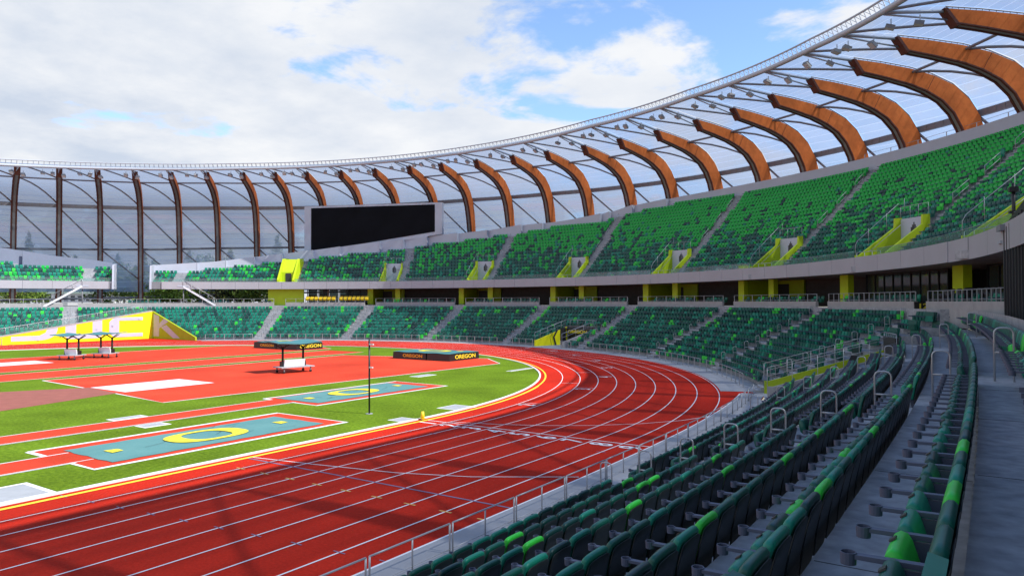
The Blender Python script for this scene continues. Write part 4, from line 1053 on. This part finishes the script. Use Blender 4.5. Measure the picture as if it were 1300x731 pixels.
for th,_ in ribs_all:
    tip=view((*polar(th,64.),26.8)); mid=view((*polar(th,72),25.5)); base=view((*polar(th,76),19.))
    inv=any(-5<q[0]<1305 and q[1]>-5 and q[2]>0 for q in (tip,mid,base))
    if inv: k+=1; lb=f'curved weathered steel roof rib, {ordw(k)} from the left edge'
    else: lb='curved weathered steel roof rib outside the frame'
    rib(th,lb)
# film bays, hoops, bracing
FILM=[(60.2,None),(62.,None),(63.9,27.3),(66.5,27.12),(69.5,26.75),(71.9,26.25),(74.1,25.42),(75.7,24.15),(76.85,22.6),(77.55,20.5),(77.95,18.),(78.25,14.5),(78.35,10.5),(78.35,7.6)]
def fpt(th,j):
    R,z=FILM[j]; tR,tz=tube(th); zz=27.3+rz(max(th,5))
    if j>1: R+=RS; z+=ZS*(1 if z>16 else 0)
    if j==0: R,z=tR+.25,tz+.05
    elif j==1: R,z=tR+(63.9+RS-tR)*.5,tz*.5+(zz+ZS)*.5+.06
    else:
        dz=rz(max(th,5)); z=z+dz*(1 if z>14 else max(0,(z-5.5)/8.5))
    return np.array([*polar(th,R),z])
srt=sorted([t for t,_ in ribs_all],reverse=True); k=0
for a,b in zip(srt[:-1],srt[1:]):
    nt=5; mb=MB(); mb.uv=[]; nj=len(FILM); ths=np.linspace(a-.06,b+.06,nt)
    for i,th in enumerate(ths):
        L=0; prev=None
        for j in range(nj):
            p=fpt(th,j); 
            if prev is not None: L+=float(np.linalg.norm(p-prev))
            prev=p; mb.v.append(tuple(p)); mb.uv.append((L,i*1.8+a*3))
    for i in range(nt-1):
        for j in range(nj-1): mb.f.append((i*nj+j,i*nj+j+1,(i+1)*nj+j+1,(i+1)*nj+j)); mb.m.append(0)
    q=[view(fpt((a+b)/2,j)) for j in (2,5,9,11)]
    inv=any(-40<x[0]<1340 and x[1]>-5 and x[2]>0 for x in q)
    if inv: k+=1
    o=tag(link('roof_panel',mb.mesh('roof_panel',M['film'],True)),f'translucent striped roof bay between two ribs, {ordw(k)} bay from the left' if inv else 'translucent roof bay outside the frame','roof panel','translucent roof bays')
    # bracing of this bay
    bo=thing('roof_bracing',f'grey steel bracing tubes under the {ordw(k)} roof bay from the left' if inv else 'grey steel bracing tubes outside the frame','bracing',tuple(fpt(a,8)),group='bracing of the roof bays')
    def rp(th,R,z): dz=rz(max(th,5)); R+=RS; z+=ZS*(1 if z>17 else 0); return np.array([*polar(th,R),z+dz*(1 if z>14 else max(0,(z-5.5)/8.5))])
    def bow(p,q,h,n=7):
        return [p+(q-p)*s+np.array([0,0,h*4*s*(1-s)]) for s in np.linspace(0,1,n)]
    tR,tz=tube(a)
    part('brace_bar',MB().tube(bow(np.array([*polar(a,tR),tz-.2]),rp(b,69.6,26.2),.15),.11,6),M['dsteel'],bo,True)
    part('brace_bar',MB().tube(bow(rp(a,69.6,26.2),rp(b,76.3,22.7),.75),.12,6),M['dsteel'],bo,True)
    part('brace_bar',MB().tube([rp(a,76.7,22.4),rp(b,77.2,16.2)],.13,6),M['dsteel'],bo,True)
    part('brace_bar',MB().tube([rp(a,77.2,16.0),rp(b,77.4,9.8)],.13,6),M['dsteel'],bo,True)
def hoop(label,R,z,r,mt,thick=None):
    o=thing('roof_hoop',label,'hoop beam',(*polar(90,R),z))
    pts=[]
    for th in np.arange(176,-52,-1.5):
        dz=rz(max(th,5)); pts.append((*polar(th,R),z+dz))
    if thick is None: part('beam',MB().tube(pts,r,8),mt,o,True)
    else:
        m=MB(); vs=[]
        for p in pts:
            c=np.array(p); e=np.array([p[0],p[1] if p[1]>0 else 0,0]); e/=np.linalg.norm(e)
            vs+=[c-e*thick[0]/2-[0,0,thick[1]/2],c+e*thick[0]/2-[0,0,thick[1]/2],c+e*thick[0]/2+[0,0,thick[1]/2],c-e*thick[0]/2+[0,0,thick[1]/2]]
        n=len(pts); m.add(vs,[(4*i+j,4*i+(j+1)%4,4*i+4+(j+1)%4,4*i+4+j) for i in range(n-1) for j in range(4)]); part('beam',m,mt,o)
        sv=MB()
        for th in np.arange(166,20,-.75):
            p=np.array([*polar(th,R-thick[0]/2-.01),z+rz(max(th,5))]); c=polar(th,1.); sv.fbox(p,c,(-c[1],c[0]),-.03,.0,-.05,.05,-thick[1]*.36,thick[1]*.42)
        part('stiffener',sv,M['soffit'],o)
hoop('deep grey hoop beam behind the bends of the ribs',78.65,23.25,.3,M['dsteel'],(.35,.62))
hoop('slim grey hoop tube under the middle of the roof arms',71.50,26.65,.13,M['dsteel'])
hoop('grey hoop tube half way up the translucent side wall',79.25,16.00,.18,M['dsteel'])
hoop('grey edge beam along the foot of the translucent wall',80.1,7.6,.16,M['dsteel'])
# leading edge: two tubes with posts
le=thing('roof_edge','long steel tube truss with small posts along the front edge of the roof','roof edge',(*polar(90,59.7),28))
A=[];B=[];C_=[]
for th in np.arange(176,-52,-1.):
    R,z=tube(th); A.append((*polar(th,R),z-.35)); B.append((*polar(th,R-.25),z+.42)); C_.append((*polar(th,R+.75),z-.05))
part('main_tube',MB().tube(A,.22,10),M['steel'],le,True)
part('top_tube',MB().tube(B,.085,6),M['steel'],le,True)
part('rear_tube',MB().tube(C_,.10,6),M['steel'],le,True)
gl_=MB(); po=MB()
ths=np.arange(175,12,-.62)
for q in ths:
    R,z=tube(q); c=polar(q,1.)
    po.tube([(*(c*R),z-.2),(*(c*(R-.25)),z+.42)],.04,4,cap=False); po.tube([(*(c*(R-.25)),z+.42),(*(c*(R+.75)),z-.05)],.03,4,cap=False)
part('edge_posts',po,M['steel'],le)['kind']='stuff'
# floodlights hanging at the rib tips
fm=MB().box(-.32,.32,-.26,.26,-.42,-.14); fm2=MB().box(-.29,.29,-.23,.23,-.432,-.4201); fb=MB().box(-.03,.03,-.03,.03,-.14,.35)
FM,F2,FB=fm.mesh('housing',M['dsteel']),fm2.mesh('lens',M['lamp']),fb.mesh('bracket',M['steel'])
k=0
for th in [t for t in RT if t<165]:
    for off,dR in ((-.55,2.5),(.75,1.2),(1.9,1.0)):
        if off>1 and int(th)%2: continue
        R,z=tube(th+off); p=(*polar(th+off,R+dR),z-.75-.1*dR)
        u,v,zz=view(p)
        if not(0<u<1300 and v>0): continue
        k+=1
        o=thing('floodlight',f'small floodlight hung under the roof edge, {ordw(k)} light from the left','floodlight',p,rad(th),'floodlights along the roof edge')
        h=link('housing',FM,o); h.rotation_euler=(0,rad(random.uniform(12,38)),rad(random.uniform(-25,25))); link('lens',F2,h); link('bracket',FB,o)

# ------------------------------------------------------------------ scoreboard
a=np.array([-41.4,57.3,0.]); b=np.array([-18.9,67.5,0.]); e3=(b-a)/np.linalg.norm(b-a); n3=np.array([-e3[1],e3[0],0])
sb=thing('scoreboard','huge black video scoreboard in a pale frame with sloping bottom edge','scoreboard',tuple((a+b)/2+K*13))
L=np.linalg.norm(b-a); zt0,zt1=21.95,22.05; zb0,zb1=13.05,16.75
f=lambda s,zq: a+e3*s+K*zq
part('frame',MB().prism([f(0,zb0),f(L,zb1),f(L,zt1),f(0,zt0)],lambda p:p+n3*1.1),M['parapet'],sb)
part('screen',MB().prism([f(1.25,zb0+.95),f(L-1.25,zb1+.38),f(L-1.25,zt1-.33),f(1.25,zt0-.33)],lambda p:p-n3*.03),M['screen'],sb)
br=MB()
for s in (4,9,14,19): br.fbox(f(s,0),(e3[0],e3[1]),(n3[0],n3[1]),-.3,.3,1.15,9.,15.9+s*.1,16.3+s*.1)
part('bracket',br,M['rust'],sb)

# ------------------------------------------------------------------ field equipment
def landing_pad(name,label,x0,x1,y0,y1,h,split):
    o=thing(name,label,'landing mat',((x0+x1)/2,(y0+y1)/2,.012),group='covered jump landing mats')
    def body(xa,xb):
        nx,ny,nz=6,6,3; m=MB()
        wob=lambda q:.05*math.sin(q*3.1)
        m.hexa([(xa,y0,.012),(xb,y0-.02,.012),(xb,y1,.012),(xa,y1,.012),(xa+.03,y0+.03,h-.03),(xb-.03,y0+.01,h-.03),(xb-.03,y1-.03,h-.03),(xa+.03,y1-.03,h-.03)])
        return m
    part('cushion',body(x0,split-.05),M['vinyl'],o); part('cushion',body(split+.05,x1),M['vinyl'],o)
    nx=14; c=MB(); vs=[(x0-.02+(x1-x0+.04)*i/nx,y0-.03+(y1-y0+.06)*j/6,h+.0+.02*math.sin(i*1.3+j)+(.01)) for j in range(7) for i in range(nx+1)]
    c.add(vs,[(j*(nx+1)+i,j*(nx+1)+i+1,(j+1)*(nx+1)+i+1,(j+1)*(nx+1)+i) for j in range(6) for i in range(nx)])
    part('top_cover',c,M['teal'],o,True)
    part('letter_o',rounded_ring((x0+x1)/2-.3,(y0+y1)/2+.2,1.7,1.1,.7,.3,h+.045),M['yel'],o)
    part('yellow_patch',MB().add([(x1-1.6,y1-1.5,h+.045),(x1-.9,y1-1.5,h+.045),(x1-.9,y1-1.1,h+.045),(x1-1.6,y1-1.1,h+.045)],[(0,1,2,3)]),M['yel'],o)
    def tx(O,r,sz,mm):
        me=text_mesh('OREGON',sz,mm,.004,.012); text_xform(me,O,r,(0,0,1),1.25,.85)
        q=link('lettering',me,o); q.matrix_parent_inverse=Matrix.Translation(Vector(o.location)).inverted()
    tx((x0+(split-x0)*.60,y0-.022,h*.5),(1,0,0),.46,M['ygold'])
    tx((x1+.006,(y0+y1)/2+.1,h*.5),(0,1,0),.58,M['yel'])
    return o
landing_pad('landing_mat','black landing mat with teal top on the red area near the bend',10.4,17.35,25.1,29.5,.66,14.6)
landing_pad('landing_mat','black landing mat partly hidden behind the wheeled bench shelter',-14.3,-6.6,27.6,31.3,.75,-10.2)
def shelter(label,x,y,rot,h=2.3,front=1,L=3.1):
    o=thing('bench_shelter',label,'bench shelter',(x,y,.012),rot,group='wheeled bench shelters')
    Lx=L/2
    def pp(nm,mb,m,par=None,sm=False): return link(nm,mb.mesh(nm,m,sm),par or o)
    pp('deck',MB().box(-Lx,Lx,-.75,.75,.40,.47),M['bench'])
    bt=MB().hexa([(-Lx*.62,-.10,.47),(Lx*.62,-.10,.47),(Lx*.62,.10,.47),(-Lx*.62,.10,.47),(-Lx*.62,-.22,1.0),(Lx*.62,-.22,1.0),(Lx*.62,-.12,1.0),(-Lx*.62,-.12,1.0)])
    pp('bench_back',bt,M['white'])
    for sx in (-1,1):
        pp('post',MB().tube([(sx*Lx*.62,.15,.47),(sx*Lx*.62,.15,h-.35)],.085,8),M['black'],sm=True)
        m=MB()
        for q in (-1,1):
            m.tube([(sx*Lx*.62,.15,h-.5),(sx*Lx*.62+q*.3,.15,h-.32),(sx*Lx*.62+q*.75,.15,h-.06)],.035,6); m.tube([(sx*Lx*.62,.15,h-.5),(sx*Lx*.62,.15+q*.3,h-.3),(sx*Lx*.62,.15+q*.8,h-.06)],.035,6)
        pp('canopy_bracket',m,M['black'],sm=True)
        pp('storage_box',MB().box(sx*Lx*.62-.16,sx*Lx*.62+.16,-.02,.34,.47,.85),M['black'])
    c=MB(); n=8; vs=[]
    for i in range(n+1):
        s=-1+2*i/n; zz=h-.08+.10*abs(s)**1.5*0-.0+.09*math.cos(s*3.1)*-.6
        vs+=[(s*(Lx+.45),-1.05,zz),(s*(Lx+.45),1.25,zz+.10),(s*(Lx+.45),1.25,zz+.15),(s*(Lx+.45),-1.05,zz+.05)]
    c.add(vs,[(4*i+j,4*i+(j+1)%4,4*i+4+(j+1)%4,4*i+4+j) for i in range(n) for j in range(4)]+[(3,2,1,0),tuple(4*n+j for j in range(4))]); pp('canopy',c,M['teal'])
    for sx in (-1,1):
        for sy in (-1,1):
            w=pp('caster_leg',MB().box(sx*Lx*.8-.04,sx*Lx*.8+.04,sy*.6-.04,sy*.6+.04,.15,.40),M['dsteel'])
            pp('caster_wheel',MB().tube([(sx*Lx*.8,sy*.6-.035,.10),(sx*Lx*.8,sy*.6+.035,.10)],.10,12),M['black'],w)
    return o
shelter('wheeled bench shelter with teal canopy standing before the farther black mat',13.35,11.2,rad(78),2.3,L=2.7)
shelter('wheeled bench shelter with flat canopy, left one of the far pair',-14.15,7.6,rad(28),2.35,L=1.9)
shelter('wheeled bench shelter with flat canopy, right one of the far pair',-14.0,10.6,rad(28),2.35,L=1.9)
po=thing('measuring_pole','tall thin dark upright pole standing on the grass','pole',(33.04,-.16,.006))
part('shaft',MB().tube([(33.04,-.16,.02),(33.04,-.16,3.58)],.042,8),M['black'],po,True)
part('foot_plate',MB().tube([(33.04,-.16,.006),(33.04,-.16,.03)],.17,14),M['bench'],po)
part('clip',MB().box(33.05,33.32,-.20,-.14,3.3,3.36).box(33.05,33.28,-.20,-.14,2.2,2.26),M['white'],po)
cn=thing('marker_cone','small yellow marker by the kerb at the finish line','marker',(36.32,-.05,.06))
part('body',MB().tube([(36.32,-.05,.06),(36.32,-.05,.38)],[.10,.07],10),M['coneo'],cn,True); part('base',MB().box(36.2,36.44,-.17,.07,.06,.075),M['coneo'],cn)

# ------------------------------------------------------------------ beyond the stadium: trees and a house
def tree(label,x,y,z,h,w,kind,seed,conif=False):
    rr=np.random.default_rng(seed); o=thing('conifer_tree' if conif else 'leafy_tree',label,'tree',(x,y,z),group='trees beyond the stadium')
    tk=MB().tube([(x,y,z-.3),(x+.1,y,z+h*.35),(x+.15,y+.1,z+h*.75)],[h*.028,h*.02,h*.008],7)
    for q in range(5):
        a=rr.random()*6.28; z0=z+h*(.25+.1*q); tk.tube([(x+.1,y,z0),(x+math.cos(a)*w*.3,y+math.sin(a)*w*.3,z0+h*.12)],[h*.01,h*.003],5)
    part('trunk',tk,M['bark'],o,True)
    m=MB(); n=1500
    for q in range(60):
        f=q/60
        if conif:
            hh=.12+.88*f; rr_=w*.5*(1-f)**.85+.15; a=rr.random()*6.28; c=np.array([math.cos(a)*rr_*rr.uniform(.2,.8),math.sin(a)*rr_*rr.uniform(.2,.8),h*hh]); s=np.array([rr_*.5,rr_*.5,h*.035])
        else:
            d=rr.normal(size=3); d/=np.linalg.norm(d); R=rr.uniform(.35,1.)**.6; c=np.array([d[0]*w*.5*R,d[1]*w*.5*R,h*.50+d[2]*h*.46*R]); s=np.array([w*.14,w*.14,h*.07])*rr.uniform(.6,1.3)
        for _ in range(30):
            p=c+rr.normal(size=3)*s*.7; a=rr.normal(size=3); a/=np.linalg.norm(a); b=np.cross(a,rr.normal(size=3)); b/=np.linalg.norm(b); L=rr.uniform(.15,.36)
            base=np.array([x,y,z])+p
            m.add([base-a*L,base+b*L*.5,base+a*L,base-b*L*.5],[(0,1,2,3)],int(rr.integers(0,2)) )
    part('crown',m,[LEAF[kind],LEAF[(kind+1)%4]],o)
tl=0
def atuv(u,dist):
    r=fwd+right*(u-650)/FPX; r=r*np.array([1,1,0]); return CAM[:2]+r[:2]*dist
low=[(20,150,6,11,0),(45,155,7,10,1),(64,160,6.5,9,0),(140,128,5,8,3),(158,150,9,11,3),(178,150,7,8,1),(190,165,10,9,1),(212,130,5,8,0),(228,128,5.5,8,0),(250,132,6,8,3),(285,128,6,7,2),(305,130,6,8,1),(322,124,5,7,0),(268,160,12,10,0),(12,150,11,9,2)]
low.sort()
for i,(u,d,h,w,kd) in enumerate(low):
    q=atuv(u,d); tree(f'green leafy tree seen under the deck at left, {ordw(i+1)} from the left edge',q[0],q[1],ZC,h,w,kd,100+i)
hi=[(16,185,19,8),(36,200,23,9),(62,190,19,8),(95,205,20,9),(125,195,18,8),(150,215,19,9),(195,190,18,8),(240,200,21,9),(262,205,21,9),(292,195,19,8),(330,200,22,9),(352,190,23,9),(585,200,24,9),(560,210,26,9),(610,205,24,9),(700,200,25,9)]
hi+=[(u_,210+7*(i_%3),11+2.5*((i_*5)%4),7+(i_*3)%4) for i_,u_ in enumerate((8,28,50,78,108,138,172,183,207,225,251,278,305,318,343,572,598,622,715))]; hi.sort()
for i,(u,d,h,w) in enumerate(hi):
    h*=(.62,.78,.7,.88,.66)[i%5]; q=atuv(u,d); tree(f'tall dark conifer ghosting through the translucent wall, {ordw(i+1)} from the left',q[0],q[1],ZC,h,w,2,300+i,True)
q=atuv(94,140); hs=thing('white_house','white clapboard house with green grey roof seen under the deck at left','house',(*q,ZC),0)
dr=right[:2]/np.hypot(*right[:2]); db=np.array([-dr[1],dr[0]]); O=np.array([*q,0.]); h3=np.array([*dr,0]); b3=np.array([*db,0])
part('wall',MB().fbox(O,dr,db,-4.5,5.,0,8,ZC,ZC+2.35),M['siding'],hs)
rf=part('roof',MB().prism([O+h3*-5.2+b3*-.6+K*(ZC+2.3),O+h3*-5.2+b3*4+K*(ZC+4.2),O+h3*-5.2+b3*8.6+K*(ZC+2.3)],lambda p:p+h3*11.4),M['hroof'],hs)
for s in (-3.3,-.2,1.3,2.8,4.2):
    wf=part('window',MB().fbox(O,dr,db,s-.55,s+.55,-.06,.0,ZC+.75,ZC+2.0),M['white'],hs)
    c=link('pane',MB().fbox(O,dr,db,s-.42,s+.42,-.08,-.061,ZC+.85,ZC+1.9).mesh('pane',M['win']),wf)
part('door',MB().fbox(O,dr,db,-2.2,-1.2,-.06,.0,ZC,ZC+2.),M['bench'],hs)

# ------------------------------------------------------------------ sky, sun, camera
EL=rad(48.5); sd=np.array([.981,.195]); 
W=bpy.data.worlds.new('World'); S.world=W; W.use_nodes=True; t=W.node_tree; t.nodes.clear()
out=nd(t,'ShaderNodeOutputWorld'); bg=nd(t,'ShaderNodeBackground'); bg.inputs['Strength'].default_value=.10
sk=nd(t,'ShaderNodeTexSky'); sk.sky_type='NISHITA'; sk.sun_disc=False; sk.sun_elevation=EL; sk.sun_rotation=math.atan2(sd[0],sd[1]); sk.air_density=1.; sk.dust_density=.15; sk.ozone_density=2.2
tc=nd(t,'ShaderNodeTexCoord'); sp=nd(t,'ShaderNodeSeparateXYZ'); t.links.new(tc.outputs['Generated'],sp.inputs[0])
def mth(op,a=None,b=None,c=None,clamp=False):
    n=nd(t,'ShaderNodeMath',operation=op); n.use_clamp=clamp
    for i,x in enumerate((a,b,c)):
        if x is None: continue
        if isinstance(x,(int,float)): n.inputs[i].default_value=x
        else: t.links.new(x,n.inputs[i])
    return n.outputs[0]
zz=mth('ADD',mth('MAXIMUM',sp.outputs[2],0.),.16)
cb=nd(t,'ShaderNodeCombineXYZ'); t.links.new(mth('DIVIDE',sp.outputs[0],zz),cb.inputs[0]); t.links.new(mth('DIVIDE',sp.outputs[1],zz),cb.inputs[1]); cb.inputs[2].default_value=.35
n1=nd(t,'ShaderNodeTexNoise',Scale=2.1,Detail=9.,Roughness=.58,Distortion=.2); t.links.new(cb.outputs[0],n1.inputs['Vector'])
n2=nd(t,'ShaderNodeTexNoise',Scale=2.4,Detail=8.,Roughness=.6); vm=nd(t,'ShaderNodeVectorMath',operation='ADD'); vm.inputs[1].default_value=(3.3,1.7,0); t.links.new(cb.outputs[0],vm.inputs[0]); t.links.new(vm.outputs[0],n2.inputs['Vector'])
side=mth('ADD',mth('MULTIPLY',sp.outputs[0],float(right[0])),mth('MULTIPLY',sp.outputs[1],float(right[1])))
bias=mth('SUBTRACT',.085,mth('ADD',mth('MULTIPLY',side,.26),mth('MULTIPLY',mth('MAXIMUM',mth('SUBTRACT',sp.outputs[2],.26),0.),.5)))
dens=mth('ADD',n1.outputs['Fac'],bias)
mk=nd(t,'ShaderNodeMapRange'); mk.interpolation_type='SMOOTHSTEP'; mk.inputs[1].default_value=.465; mk.inputs[2].default_value=.575; t.links.new(dens,mk.inputs[0])
shd=nd(t,'ShaderNodeMapRange'); shd.inputs[1].default_value=.34; shd.inputs[2].default_value=.74; t.links.new(n2.outputs['Fac'],shd.inputs[0])
shl=mth('MULTIPLY',shd.outputs[0],mth('SUBTRACT',.75,mth('MULTIPLY',side,.9)),clamp=True)
cc=nd(t,'ShaderNodeMixRGB'); cc.inputs[1].default_value=(7.0,7.15,7.4,1); cc.inputs[2].default_value=(4.7,5.3,6.3,1); t.links.new(shl,cc.inputs[0])
mx=nd(t,'ShaderNodeMixRGB'); t.links.new(mk.outputs[0],mx.inputs[0]); sc_=nd(t,'ShaderNodeMixRGB'); sc_.blend_type='MULTIPLY'; sc_.inputs[0].default_value=1.; sc_.inputs[2].default_value=(1.75,1.85,2.0,1); t.links.new(sk.outputs[0],sc_.inputs[1]); t.links.new(sc_.outputs[0],mx.inputs[1]); t.links.new(cc.outputs[0],mx.inputs[2])
t.links.new(mx.outputs[0],bg.inputs['Color']); t.links.new(bg.outputs[0],out.inputs[0])
sl=bpy.data.lights.new('sun','SUN'); sl.energy=5.; sl.angle=rad(.5); sl.color=(1.,.955,.89); so=bpy.data.objects.new('sun',sl); COL.objects.link(so)
dirv=Vector((-sd[0]*math.cos(EL),-sd[1]*math.cos(EL),-math.sin(EL))); so.rotation_euler=dirv.to_track_quat('-Z','Y').to_euler()
cam=bpy.data.cameras.new('camera'); cam.sensor_width=36.; cam.lens=FPX/1300*36; cam.clip_start=.1; cam.clip_end=5000; co=bpy.data.objects.new('camera',cam); COL.objects.link(co)
Rm=Matrix(((right[0],upv[0],-fwd[0]),(right[1],upv[1],-fwd[1]),(right[2],upv[2],-fwd[2]))); co.matrix_world=Matrix.Translation(Vector(CAM))@Rm.to_4x4()
S.camera=co
S.render.engine='CYCLES'; S.cycles.transparent_max_bounces=24; S.cycles.max_bounces=8
S.view_settings.view_transform='Standard'; S.view_settings.look='None'; S.view_settings.exposure=.4; S.view_settings.gamma=1
